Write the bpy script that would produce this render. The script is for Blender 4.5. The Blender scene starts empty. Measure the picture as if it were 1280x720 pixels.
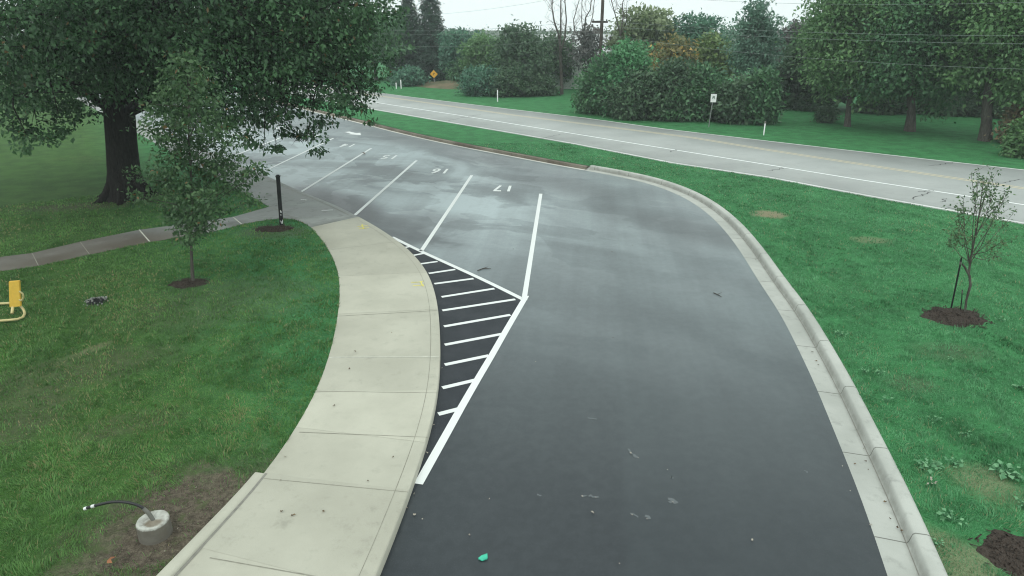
import bpy, bmesh, math, random
import numpy as np
from mathutils import Vector, Matrix
from mathutils.geometry import tessellate_polygon

R = math.radians
rng = np.random.default_rng(7)
random.seed(7)
sc = bpy.context.scene
col = sc.collection

# ------------------------------------------------------------------ camera
H = 5.6                      # drone height above the asphalt
FPX = 835.0                  # focal length in pixels of a 1280 wide picture
PITCH = math.atan(327.0 / FPX)
cam_d = bpy.data.cameras.new('camera')
cam_d.sensor_width = 36.0
cam_d.lens = FPX / 1280.0 * 36.0
cam_d.clip_start = 0.1
cam_d.clip_end = 3000.0
cam = bpy.data.objects.new('camera', cam_d)
col.objects.link(cam)
cam.location = (0, 0, H)
cam.rotation_euler = (R(90) - PITCH, 0, 0)
sc.camera = cam

# ------------------------------------------------------------------ world + sun
SUN_EL, SUN_AZ = 58.0, 205.0          # azimuth measured clockwise from +Y
w = bpy.data.worlds.new("World")
sc.world = w
w.use_nodes = True
wn, wl = w.node_tree.nodes, w.node_tree.links
for n in list(wn): wn.remove(n)
wo = wn.new('ShaderNodeOutputWorld')
bg = wn.new('ShaderNodeBackground'); bg.inputs[1].default_value = 0.1
sky = wn.new('ShaderNodeTexSky'); sky.sky_type = 'NISHITA'; sky.sun_disc = False
sky.sun_elevation = R(SUN_EL); sky.sun_rotation = R(SUN_AZ)
sky.air_density = 1.0; sky.dust_density = 4.0; sky.ozone_density = 1.0
hs = wn.new('ShaderNodeHueSaturation'); hs.inputs['Saturation'].default_value = 0.25
mx = wn.new('ShaderNodeMix'); mx.data_type = 'RGBA'
mx.inputs[0].default_value = 0.88                      # thick overcast
wg = wn.new('ShaderNodeTexCoord'); wx = wn.new('ShaderNodeSeparateXYZ'); wl.new(wg.outputs['Generated'], wx.inputs[0])
wm = wn.new('ShaderNodeMapRange'); wm.inputs[1].default_value = 0.0; wm.inputs[2].default_value = 0.9
wl.new(wx.outputs[2], wm.inputs[0])
wc = wn.new('ShaderNodeMix'); wc.data_type = 'RGBA'          # brighter towards the zenith, as an overcast sky is
wc.inputs[6].default_value = (11.6, 12.7, 12.6, 1); wc.inputs[7].default_value = (12.0, 13.3, 12.9, 1)
wl.new(wm.outputs[0], wc.inputs[0]); wl.new(wc.outputs[2], mx.inputs[7])
wl.new(sky.outputs[0], hs.inputs['Color']); wl.new(hs.outputs[0], mx.inputs[6])
wl.new(mx.outputs[2], bg.inputs[0]); wl.new(bg.outputs[0], wo.inputs[0])

sd = bpy.data.lights.new('sun', 'SUN'); sd.energy = 0.8; sd.angle = R(50); sd.color = (1, .96, .9)
so = bpy.data.objects.new('sun', sd); col.objects.link(so)
az, el = R(SUN_AZ), R(SUN_EL)
sdir = Vector((math.sin(az) * math.cos(el), math.cos(az) * math.cos(el), math.sin(el)))
so.rotation_euler = (-sdir).to_track_quat('-Z', 'Y').to_euler()

sc.view_settings.view_transform = 'Standard'
sc.view_settings.look = 'None'
sc.view_settings.exposure = 0.16
sc.view_settings.gamma = 1.0
sc.view_settings.use_curve_mapping = False
sc.render.engine = 'CYCLES'
sc.cycles.max_bounces = 6
sc.cycles.diffuse_bounces = 3
sc.cycles.glossy_bounces = 2
sc.cycles.transmission_bounces = 3
sc.cycles.volume_bounces = 0
sc.cycles.filter_width = 1.1

# ------------------------------------------------------------------ measuring helpers
_c, _s = math.cos(PITCH), math.sin(PITCH)
def ray(x, y):
    dx, dy, dz = x - 640.0, FPX, -(y - 360.0)
    return Vector((dx, dy * _c + dz * _s, -dy * _s + dz * _c))
def P(x, y, z=0.0):
    d = ray(x, y); t = (z - H) / d.z
    return Vector((d.x * t, d.y * t, z))
def at(x, y, Y):
    d = ray(x, y); t = Y / d.y
    return Vector((d.x * t, Y, H + d.z * t))

LAWN_Z = 0.13
ROAD_Z = 0.15

# ------------------------------------------------------------------ object helpers
def link(name, me, mat=None, parent=None):
    o = bpy.data.objects.new(name, me); col.objects.link(o)
    if mat is not None:
        for m in (mat if isinstance(mat, (list, tuple)) else [mat]): me.materials.append(m)
    if parent is not None: o.parent = parent
    return o
def tag(o, label=None, cat=None, group=None, kind=None):
    if label: o['label'] = label
    if cat: o['category'] = cat
    if group: o['group'] = group
    if kind: o['kind'] = kind
    return o
def thing(name, loc, label, cat, group=None):
    o = bpy.data.objects.new(name, None); o.empty_display_size = .2
    col.objects.link(o); o.location = loc
    return tag(o, label, cat, group)
def kids_local(o, root):
    o.parent = root                      # meshes are built in the root's own coordinates
    return o

def np_mesh(name, V, F, smooth=False, attr=None):
    """V (n,3), F (m,k) constant k; attr: dict of per-face floats"""
    V = np.asarray(V, np.float32); F = np.asarray(F, np.int32)
    me = bpy.data.meshes.new(name)
    m, k = F.shape
    me.vertices.add(len(V)); me.vertices.foreach_set('co', V.ravel())
    me.loops.add(m * k); me.loops.foreach_set('vertex_index', F.ravel())
    me.polygons.add(m)
    me.polygons.foreach_set('loop_start', np.arange(0, m * k, k, dtype=np.int32))
    me.polygons.foreach_set('loop_total', np.full(m, k, np.int32))
    if smooth: me.polygons.foreach_set('use_smooth', np.ones(m, bool))
    me.update(calc_edges=True)
    for nm, a in (attr or {}).items():
        at_ = me.attributes.new(nm, 'FLOAT', 'FACE')
        at_.data.foreach_set('value', np.asarray(a, np.float32))
    return me

def bm_mesh(name, fn):
    bm = bmesh.new(); fn(bm)
    bmesh.ops.recalc_face_normals(bm, faces=bm.faces)
    me = bpy.data.meshes.new(name); bm.to_mesh(me); bm.free()
    return me

def add_box(bm, c, s, rot=None, bevel=0.0):
    r = bmesh.ops.create_cube(bm, size=1.0)
    vs = r['verts']
    for v in vs: v.co = Vector((v.co.x * s[0], v.co.y * s[1], v.co.z * s[2]))
    if bevel:
        es = list({e for v in vs for e in v.link_edges})
        rb = bmesh.ops.bevel(bm, geom=es, offset=bevel, segments=2, affect='EDGES', profile=.6)
        vs = list({v for f in rb['faces'] for v in f.verts} | {v for v in vs if v.is_valid})
    M = Matrix.Translation(c) @ (rot.to_4x4() if rot else Matrix())
    bmesh.ops.transform(bm, matrix=M, verts=vs)

def tube_np(pts, rad, sides=8):
    pts = [Vector(p) for p in pts]
    V, F = [], []
    up = Vector((0.13, 0.31, 0.94)).normalized()
    n = len(pts)
    for i, p in enumerate(pts):
        t = (pts[min(i + 1, n - 1)] - pts[max(i - 1, 0)]).normalized()
        a = t.cross(up)
        if a.length < .05: a = t.cross(Vector((1, 0, 0)))
        a.normalize(); b = t.cross(a)
        r = rad[i] if hasattr(rad, '__len__') else rad
        for k in range(sides):
            th = 2 * math.pi * k / sides
            V.append(p + a * (math.cos(th) * r) + b * (math.sin(th) * r))
    for i in range(n - 1):
        for k in range(sides):
            k2 = (k + 1) % sides
            F.append((i * sides + k, i * sides + k2, (i + 1) * sides + k2, (i + 1) * sides + k))
    return V, F
class Tubes:
    def __init__(s): s.V, s.F = [], []
    def add(s, pts, rad, sides=8):
        V, F = tube_np(pts, rad, sides); o = len(s.V)
        s.V += V; s.F += [tuple(i + o for i in f) for f in F]
    def mesh(s, name): return np_mesh(name, [tuple(v) for v in s.V], s.F, True)

def catmull(pts, step=0.35):
    pts = [Vector(p) for p in pts]
    Q = [pts[0] * 2 - pts[1]] + pts + [pts[-1] * 2 - pts[-2]]
    out = []
    for i in range(1, len(Q) - 2):
        a, b, c, d = Q[i - 1:i + 3]
        n = max(1, int((c - b).length / step))
        for k in range(n):
            t = k / n
            out.append(.5 * ((2 * b) + (c - a) * t + (2 * a - 5 * b + 4 * c - d) * t * t + (3 * b - a - 3 * c + d) * t ** 3))
    out.append(pts[-1].copy())
    return out
def smooth_path(pts, it=6):
    pts = [p.copy() for p in pts]
    for _ in range(it):
        q = [p.copy() for p in pts]
        for i in range(1, len(pts) - 1): q[i] = (pts[i - 1] + 2 * pts[i] + pts[i + 1]) / 4
        pts = q
    return pts
def normals2(pts):
    """right-hand normals of a path in plan"""
    out = []
    n = len(pts)
    for i in range(n):
        t = pts[min(i + 1, n - 1)] - pts[max(i - 1, 0)]
        out.append(Vector((t.y, -t.x, 0)).normalized())
    return out
def offset(pts, d):
    return [p + n * d for p, n in zip(pts, normals2(pts))]

def sheet(name, loops, z, mat, parent=None, thick=0.0, chamfer=0.0):
    """flat polygon (first loop outer, others holes) at height z; thick -> sides going down"""
    loops = [[Vector((p[0], p[1], 0)) for p in l] for l in loops]
    tris = tessellate_polygon(loops)
    flat = [p for l in loops for p in l]
    V = [(p.x, p.y, z) for p in flat]
    F = [tuple(t) for t in tris]
    def area2(t):
        a, b, c = (flat[i] for i in t)
        return (b.x - a.x) * (c.y - a.y) - (b.y - a.y) * (c.x - a.x)
    F = [t if area2(t) > 0 else (t[0], t[2], t[1]) for t in F if abs(area2(t)) > 1e-9]
    if thick:
        l = loops[0]; n = len(l)
        sa = sum(l[i].x * l[(i + 1) % n].y - l[(i + 1) % n].x * l[i].y for i in range(n))
        sg = 1 if sa > 0 else -1
        prev = list(range(n))
        rings = ([(chamfer, z - chamfer)] if chamfer else []) + [(chamfer, z - thick)]
        nn = []
        for i in range(n):
            t = l[(i + 1) % n] - l[i - 1]
            nn.append(Vector((t.y, -t.x, 0)).normalized() * sg)
        for off, zz in rings:
            base = len(V)
            for i in range(n):
                q = l[i] + nn[i] * off
                V.append((q.x, q.y, zz))
            for i in range(n):
                j = (i + 1) % n
                a, b = prev[i], prev[j]
                c, d = base + j, base + i
                q = (a, b, c, d) if sg < 0 else (d, c, b, a)
                F.append((q[0], q[1], q[2])); F.append((q[0], q[2], q[3]))
            prev = list(range(base, base + n))
    me = np_mesh(name, V, F)
    return link(name, me, mat, parent)

def ribbon(name, pts, width, z, mat, parent=None):
    L = offset(pts, -width / 2); Rr = offset(pts, width / 2)
    V = [(p.x, p.y, z) for p in L] + [(p.x, p.y, z) for p in Rr]
    n = len(pts)
    F = [(i, n + i, n + i + 1, i + 1) for i in range(n - 1)]
    return link(name, np_mesh(name, V, F), mat, parent)

def sweep(name, pts, prof, mat, parent=None, smooth=False, cap=True):
    """prof: list of (offset to the right, z). UV = metres along / across"""
    nn = normals2(pts)
    k = len(prof); V, F, UV = [], [], []
    u = 0
    vv = [0]
    for a, b in zip(prof[:-1], prof[1:]): vv.append(vv[-1] + math.hypot(b[0] - a[0], b[1] - a[1]))
    us = [0]
    for a, b in zip(pts[:-1], pts[1:]): us.append(us[-1] + (b - a).length)
    for p, n in zip(pts, nn):
        for off, z in prof:
            q = p + n * off; V.append((q.x, q.y, z))
    for i in range(len(pts) - 1):
        for j in range(k - 1):
            F.append((i * k + j, i * k + j + 1, (i + 1) * k + j + 1, (i + 1) * k + j))
            UV += [(us[i], vv[j]), (us[i], vv[j + 1]), (us[i + 1], vv[j + 1]), (us[i + 1], vv[j])]
    if cap:
        for base in (0, (len(pts) - 1) * k):
            j = 1
            while j < k - 1:
                a, b, c = j, j + 1, min(j + 2, k - 1)
                if c == b: break
                F.append((base, base + a, base + b, base + c)); UV += [(.3, .3)] * 4; j += 2
    me = np_mesh(name, V, F, smooth)
    uv = me.uv_layers.new(name='UVMap')
    uv.data.foreach_set('uv', np.asarray(UV, np.float32).ravel())
    return link(name, me, mat, parent)

# ------------------------------------------------------------------ material helpers
class NT:
    def __init__(s, name):
        s.m = bpy.data.materials.new(name); s.m.use_nodes = True
        s.t = s.m.node_tree; s.n = s.t.nodes; s.l = s.t.links
        for x in list(s.n): s.n.remove(x)
        s.out = s.n.new('ShaderNodeOutputMaterial')
        s.geo = s.n.new('ShaderNodeNewGeometry')
    def val(s, sock, v):
        if hasattr(v, 'is_linked') or isinstance(v, bpy.types.NodeSocket): s.l.new(v, sock)
        elif isinstance(v, (tuple, list)) and len(v) == 3 and sock.type == 'RGBA': sock.default_value = (*v, 1)
        else: sock.default_value = v
    def pos(s, scale=(1, 1, 1), rot=0.0, obj=False):
        mp = s.n.new('ShaderNodeMapping'); mp.inputs['Scale'].default_value = scale
        mp.inputs['Rotation'].default_value = (0, 0, rot)
        if obj:
            tc = s.n.new('ShaderNodeTexCoord'); s.l.new(tc.outputs['Object'], mp.inputs[0])
        else: s.l.new(s.geo.outputs['Position'], mp.inputs[0])
        return mp.outputs[0]
    def noise(s, scale, detail=4, rough=.55, vec=None, dist=0.0):
        x = s.n.new('ShaderNodeTexNoise'); x.inputs['Scale'].default_value = scale
        x.inputs['Detail'].default_value = detail; x.inputs['Roughness'].default_value = rough
        x.inputs['Distortion'].default_value = dist
        s.l.new(vec if vec is not None else s.pos(), x.inputs['Vector'])
        return x.outputs['Fac']
    def vor(s, scale, vec=None, feat='F1'):
        x = s.n.new('ShaderNodeTexVoronoi'); x.inputs['Scale'].default_value = scale; x.feature = feat
        s.l.new(vec if vec is not None else s.pos(), x.inputs['Vector'])
        return x.outputs['Distance']
    def ramp(s, f, a, b, c0=0.0, c1=1.0):
        x = s.n.new('ShaderNodeMapRange'); x.interpolation_type = 'SMOOTHSTEP'
        s.val(x.inputs[0], f)
        x.inputs[1].default_value = a; x.inputs[2].default_value = b
        x.inputs[3].default_value = c0; x.inputs[4].default_value = c1
        return x.outputs[0]
    def mix(s, f, a, b):
        x = s.n.new('ShaderNodeMix'); x.data_type = 'RGBA'
        s.val(x.inputs[0], f); s.val(x.inputs[6], a); s.val(x.inputs[7], b)
        return x.outputs[2]
    def math(s, op, a, b=0.0):
        x = s.n.new('ShaderNodeMath'); x.operation = op
        s.val(x.inputs[0], a); s.val(x.inputs[1], b)
        return x.outputs[0]
    def attr(s, nm):
        x = s.n.new('ShaderNodeAttribute'); x.attribute_name = nm
        return x.outputs['Fac']
    def bump(s, h, strength=.3, dist=.01):
        x = s.n.new('ShaderNodeBump'); x.inputs['Strength'].default_value = strength
        x.inputs['Distance'].default_value = dist; s.l.new(h, x.inputs['Height'])
        return x.outputs[0]
    def bsdf(s, colr, rough=.8, spec=.3, normal=None, metal=0.0, link=True):
        b = s.n.new('ShaderNodeBsdfPrincipled')
        s.val(b.inputs['Base Color'], colr); s.val(b.inputs['Roughness'], rough)
        s.val(b.inputs['Specular IOR Level'], spec); b.inputs['Metallic'].default_value = metal
        if normal is not None: s.l.new(normal, b.inputs['Normal'])
        if link: s.l.new(b.outputs[0], s.out.inputs[0])
        return b
    def ellipse(s, c, rx, ry, ang=0.0, soft=.35, wob=.5, nz=None):
        """1 inside an ellipse lying on the ground"""
        mp = s.n.new('ShaderNodeMapping'); mp.vector_type = 'TEXTURE'
        mp.inputs['Location'].default_value = (c[0], c[1], 0)
        mp.inputs['Rotation'].default_value = (0, 0, ang)
        mp.inputs['Scale'].default_value = (rx, ry, 1000)
        s.l.new(s.geo.outputs['Position'], mp.inputs[0])
        ln = s.n.new('ShaderNodeVectorMath'); ln.operation = 'LENGTH'; s.l.new(mp.outputs[0], ln.inputs[0])
        d = ln.outputs['Value']
        if nz is not None: d = s.math('ADD', d, s.math('MULTIPLY', s.math('SUBTRACT', nz, .5), wob * 2))
        return s.ramp(d, 1 - soft, 1 + soft, 1.0, 0.0)

# directions measured on the parking lot
def fitdir(a, b): return (P(*b) - P(*a)).normalized()
T1, T4 = P(676, 243), P(464, 186)
STEP = (T4 - T1) / 3.0                                # stall pitch along the aisle
AISLE = STEP.normalized()
AANG = math.atan2(AISLE.y, AISLE.x)

BARE = []      # bare or worn lawn patches: (cx, cy, rx, ry, angle, strength)
def bare(px, py, rx, ry, ang=0.0, st=1.0):
    c = P(px, py, LAWN_Z); BARE.append((c.x, c.y, rx, ry, ang, st)); return c
bare(222, 655, 1.0, 1.25, R(-25), 1.0)
bare(300, 610, .5, .7, R(-30), .65)
bare(150, 700, .45, .4, 0, .7)
bare(962, 268, .5, .42, 0, .9)
bare(1235, 605, .36, .42, .3, .5)
bare(1195, 700, .36, .5, 0, .55)
bare(1085, 300, .5, .3, 0, .5)
bare(100, 258, 1.6, .5, .2, .6)
bare(116, 436, .35, .14, 1.1, .5)
bare(285, 375, 2.0, 1.3, .5, .38)
bare(90, 465, 1.6, .7, .5, .45)
bare(15, 520, .9, .9, 0, .45)
bare(160, 530, .7, .35, .4, .4)
bare(1190, 440, .7, .35, 0, .35)
bare(1140, 480, .4, .3, 0, .4)
bare(460, 440, .3, 1.2, .1, .0)
bare(345, 290, 1.1, .6, 0, .55)

def lawn_nodes(m):
    nz = m.noise(2.2, 4, .6)
    msk, straw = None, None
    for k, (cx, cy, rx, ry, a, st) in enumerate(BARE):
        if st <= 0: continue
        e = m.math('MULTIPLY', m.ellipse((cx, cy), rx, ry, a, .45, .55, nz), st)
        if k in (3, 4, 5, 6, 8): straw = e if straw is None else m.math('MAXIMUM', straw, e)
        else: msk = e if msk is None else m.math('MAXIMUM', msk, e)
    return msk, straw

# grass colours: (right side of the lot / left side)
G_DARK, G_MID, G_LITE, G_DRY = (0.023, 0.113, 0.038), (0.044, 0.197, 0.069), (0.087, 0.270, 0.112), (.12, .125, .05)
L_DARK, L_MID, L_LITE = (0.026, 0.071, 0.016), (0.049, 0.121, 0.026), (0.087, 0.161, 0.042)
def mat_lawn():
    m = NT('lawn_grass')
    big = m.noise(.22, 3, .6); med = m.noise(1.6, 5, .65); fine = m.noise(24, 3, .7)
    str_ = m.noise(9, 4, .7, m.pos((1, .45, 1)))
    rc = m.mix(m.ramp(med, .32, .7), G_DARK, G_MID)
    rc = m.mix(m.ramp(fine, .45, .78), rc, G_LITE)
    lc = m.mix(m.ramp(med, .32, .7), L_DARK, L_MID)
    lc = m.mix(m.ramp(fine, .45, .78), lc, L_LITE)
    sx = m.n.new('ShaderNodeSeparateXYZ'); m.l.new(m.geo.outputs['Position'], sx.inputs[0])
    side = m.ramp(m.math('ADD', sx.outputs[0], m.math('MULTIPLY', sx.outputs[1], .62)), -1.0, 4.5)
    c = m.mix(side, lc, rc)
    dry = m.math('MULTIPLY', m.ramp(big, .5, .75), m.ramp(str_, .4, .75))
    c = m.mix(m.math('MULTIPLY', dry, m.ramp(side, 0, 1, .6, .18)), c, G_DRY)
    sn = m.noise(11, 6, .8, None, .6); sn2 = m.noise(55, 3, .7)
    soil = m.mix(m.ramp(m.math('ADD', m.math('MULTIPLY', sn, .6), m.math('MULTIPLY', sn2, .4)), .36, .66), (.035, .028, .021), (.155, .132, .098))
    soil = m.mix(m.math('MULTIPLY', m.ramp(m.noise(5, 4, .7), .52, .66), .6), soil, (.06, .09, .03))
    mk, sw = lawn_nodes(m)
    c = m.mix(mk, c, soil)
    c = m.mix(sw, c, m.mix(m.ramp(sn2, .3, .7), (.15, .135, .08), (.30, .265, .175)))
    h = m.math('ADD', m.math('MULTIPLY', med, .5), m.math('MULTIPLY', fine, .7))
    m.bsdf(c, .9, .15, m.bump(h, .7, .06))
    return m.m
def mat_asphalt():
    m = NT('damp_asphalt')
    mp = m.n.new('ShaderNodeMapping'); mp.inputs['Scale'].default_value = (.55, .8, 1)
    m.l.new(m.pos(rot=-AANG - .25), mp.inputs[0]); v = mp.outputs[0]
    big = m.noise(.30, 4, .5, v, .8)
    big2 = m.noise(.62, 4, .55, v, .55)
    fine = m.noise(190, 2, .6); grit = m.noise(18, 4, .7)
    # dried blotches with sky sheen painted in, fading towards the camera
    sy = m.n.new('ShaderNodeSeparateXYZ'); m.l.new(m.geo.outputs['Position'], sy.inputs[0])
    sheen = m.ramp(sy.outputs[1], 5.0, 17.5, .03, 1.0)
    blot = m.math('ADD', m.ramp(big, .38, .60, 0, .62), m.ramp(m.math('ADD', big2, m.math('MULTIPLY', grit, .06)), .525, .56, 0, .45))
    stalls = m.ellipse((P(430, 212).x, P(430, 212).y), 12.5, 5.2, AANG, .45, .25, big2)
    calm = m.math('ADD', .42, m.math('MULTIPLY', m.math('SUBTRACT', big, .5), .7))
    dust_sheen = m.math('MULTIPLY', sheen, m.math('ADD', calm, m.math('MULTIPLY', m.math('MULTIPLY', stalls, blot), .62)))
    damp = None  # damp stains by the near kerbs; painted tree reflection by the far kerb
    for (px, py, rx, ry, st) in ((420, 256, 3.6, .9, .9), (500, 285, 2.2, .9, .7), (870, 290, 4.0, .9, .55), (560, 188, 7, 1.1, .5), (540, 275, 1.6, 1.0, .5), (700, 232, 3.0, 1.2, .4)):
        e = m.math('MULTIPLY', m.ellipse((P(px, py).x, P(px, py).y), rx, ry, AANG, .6, .25, big2), st)
        damp = e if damp is None else m.math('MAXIMUM', damp, e)
    ta, tb = P(800, 640), P(770, 330); td = (tb - ta).normalized()
    tm = m.n.new('ShaderNodeMapping'); tm.inputs['Scale'].default_value = (1.6, .07, 1)
    m.l.new(m.pos(rot=R(90) - math.atan2(td.y, td.x)), tm.inputs[0])
    tyre = m.noise(1.0, 4, .6, tm.outputs[0])
    dust_sheen = m.math('MULTIPLY', dust_sheen, m.ramp(tyre, .35, .65, .86, 1.07))
    dust_sheen = m.math('MULTIPLY', dust_sheen, m.math('SUBTRACT', 1.0, damp))
    # paving seam down the middle of the driveway
    a, b = P(782, 640), P(772, 350); d = (b - a).normalized()
    dot = m.n.new('ShaderNodeVectorMath'); dot.operation = 'DOT_PRODUCT'
    m.l.new(m.geo.outputs['Position'], dot.inputs[0]); dot.inputs[1].default_value = (d.y, -d.x, 0)
    s0 = a.x * d.y - a.y * d.x
    seam = m.ramp(dot.outputs['Value'], s0 - .06, s0 + .06)
    base = m.mix(m.ramp(fine, .35, .7), (.009, .0125, .0165), (.023, .0295, .0355))
    mot = m.noise(5.5, 5, .7); base = m.mix(m.ramp(mot, .35, .7, 0, .45), base, (.032, .039, .044))
    spk = m.vor(42); base = m.mix(m.ramp(spk, .12, .30, .35, 0), base, (.055, .064, .068))
    base = m.mix(m.math('MULTIPLY', seam, .25), base, (.034, .045, .050))
    c_ = m.mix(m.math('MULTIPLY', dust_sheen, m.ramp(mot, .3, .7, .86, 1.0)), base, (.31, .38, .392))
    rough = m.math('ADD', m.ramp(blot, 0, 1, .40, .32), m.math('MULTIPLY', m.math('SUBTRACT', grit, .5), .12))
    h = m.math('ADD', fine, m.math('MULTIPLY', grit, .5))
    m.bsdf(c_, rough, .36, m.bump(h, .10, .003))
    return m.m
def mat_patch():
    m = NT('asphalt_dark_reflection')  # dull dark asphalt with the reflected trees put into its colour
    f = m.noise(190, 2, .6); g = m.noise(2, 4)
    c = m.mix(m.ramp(f, .35, .7), (.020, .024, .029), (.046, .052, .060))
    m.bsdf(c, m.ramp(g, .3, .7, .62, .8), .22, m.bump(f, .15, .004))
    return m.m
def mat_paint(name, colr, wear=.35, rough=.6):
    m = NT(name)
    n = m.noise(14, 5, .75); n2 = m.noise(90, 2, .6)
    f = m.ramp(m.math('ADD', m.math('MULTIPLY', n, .6), m.math('MULTIPLY', n2, .4)), .62, .78)
    c = m.mix(m.math('MULTIPLY', f, wear), colr, tuple(x * .35 for x in colr))
    m.bsdf(c, rough, .3, m.bump(n2, .15, .003))
    return m.m
def mat_concrete(name, c0, c1, stain=.4, joint=None, rough=.85, scale=1.0, foot_dark=None):
    m = NT(name)
    a = m.noise(.7 * scale, 5, .6); b = m.noise(5 * scale, 5, .65); f = m.noise(120, 2, .6)
    c = m.mix(m.ramp(a, .3, .7), c0, c1)
    c = m.mix(m.math('MULTIPLY', m.ramp(b, .52, .78), stain), c, tuple(x * .55 for x in c0))
    c = m.mix(m.math('MULTIPLY', m.ramp(f, .55, .75), .25), c, tuple(x * .6 for x in c0))
    if joint:
        tc = m.n.new('ShaderNodeTexCoord'); sx = m.n.new('ShaderNodeSeparateXYZ')
        m.l.new(tc.outputs['UV'], sx.inputs[0])
        ph = m.math('FRACT', m.math('DIVIDE', sx.outputs[0], joint))
        ph = m.math('ABSOLUTE', m.math('SUBTRACT', ph, .5))
        if foot_dark:
            e = m.math('MULTIPLY', m.ramp(sx.outputs[1], foot_dark[0], foot_dark[1]), m.ramp(sx.outputs[1], foot_dark[2], foot_dark[3], 1, 0))
            c = m.mix(m.math('MULTIPLY', e, m.ramp(b, .25, .6, .2, .6)), c, (.19, .19, .17))  # noisy darker band over the gutter crease and lower kerb face
        c = m.mix(m.ramp(ph, .006 / joint, .013 / joint, .7, 0.0), c, (.07, .07, .06))
    m.bsdf(c, rough, .3, m.bump(m.math('ADD', b, f), .2, .006))
    return m.m
def mat_plain(name, colr, rough=.6, spec=.3, metal=0.0, var=.3, scale=12):
    m = NT(name)
    n = m.noise(scale, 5, .65, m.pos(obj=True))
    c = m.mix(m.ramp(n, .3, .75), colr, tuple(x * (1 - var) for x in colr))
    m.bsdf(c, rough, spec, m.bump(n, .1, .004), metal)
    return m.m
def mat_leaf(name, c0, c1, c2=None, f2=.06, trans=.34, rough=.45):
    m = NT(name)
    v = m.attr('var')
    c = m.mix(m.ramp(v, 0, 1), c0, c1)
    if c2: c = m.mix(m.ramp(v, 1 - f2 - .005, 1 - f2 + .005), c, c2)
    b = m.bsdf(c, rough, .35, link=False)
    t = m.n.new('ShaderNodeBsdfTranslucent'); m.val(t.inputs[0], c)
    x = m.n.new('ShaderNodeMixShader'); x.inputs[0].default_value = trans
    m.l.new(b.outputs[0], x.inputs[1]); m.l.new(t.outputs[0], x.inputs[2])
    m.l.new(x.outputs[0], m.out.inputs[0])
    return m.m
def mat_bark(name, c0, c1):
    m = NT(name)
    n = m.noise(7, 6, .7, m.pos((3, 3, .5), obj=True)); v = m.vor(9, m.pos((2.2, 2.2, .45), obj=True))
    c = m.mix(m.ramp(n, .3, .7), c0, c1)
    c = m.mix(m.ramp(v, .0, .25, .6, 0.0), c, tuple(x * .4 for x in c0))
    m.bsdf(c, .95, .1, m.bump(m.math('ADD', n, v), .8, .04))
    return m.m
def mat_mulch():
    m = NT('wood_mulch')
    v = m.vor(38, m.pos((1, .5, 1), .6)); n = m.noise(30, 4, .7)
    c = m.mix(m.ramp(m.math('ADD', v, m.math('MULTIPLY', n, .5)), .2, .8), (.010, .008, .007), (.060, .048, .040))
    m.bsdf(c, .95, .1, m.bump(v, .9, .04))
    return m.m

def mat_oldwalk():
    m = NT('old_damp_concrete')
    a = m.noise(.8, 5, .6); b = m.noise(4, 5, .65); f = m.noise(90, 2, .6)
    c = m.mix(m.ramp(a, .3, .7), (.15, .158, .148), (.30, .32, .305))
    c = m.mix(m.math('MULTIPLY', m.ramp(b, .5, .75), .55), c, (.09, .09, .08))
    q = P(80, 316, .15)
    e = m.ellipse((q.x, q.y), 3.6, 1.6, R(22), .35, .25, b)
    c = m.mix(m.math('MULTIPLY', e, .75), c, (.085, .066, .045))
    m.bsdf(c, m.ramp(a, .35, .65, .45, .8), .35, m.bump(m.math('ADD', b, f), .2, .006))
    return m.m
def mat_footing(hc):
    m = NT('footing_concrete')
    n = m.noise(9, 5, .7); tc = m.n.new('ShaderNodeTexCoord'); sx = m.n.new('ShaderNodeSeparateXYZ'); m.l.new(tc.outputs['Object'], sx.inputs[0])
    c = m.mix(m.ramp(n, .35, .65), (.30, .30, .27), (.46, .47, .43))
    z = m.math('ADD', sx.outputs[2], m.math('MULTIPLY', m.math('SUBTRACT', n, .5), .05))
    c = m.mix(m.ramp(z, hc - .035, hc - .012, .85, 0), c, (.10, .088, .07))
    d = m.n.new('ShaderNodeMapping'); d.vector_type = 'TEXTURE'; d.inputs['Location'].default_value = (.04, -.06, hc); d.inputs['Scale'].default_value = (.11, .08, 1); m.l.new(tc.outputs['Object'], d.inputs[0])
    ln = m.n.new('ShaderNodeVectorMath'); ln.operation = 'LENGTH'; m.l.new(d.outputs[0], ln.inputs[0])
    c = m.mix(m.ramp(m.math('ADD', ln.outputs['Value'], m.math('MULTIPLY', n, .8)), 1.0, 1.6, .8, 0), c, (.16, .13, .09))
    m.bsdf(c, .9, .2, m.bump(n, .4, .01))
    return m.m
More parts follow.
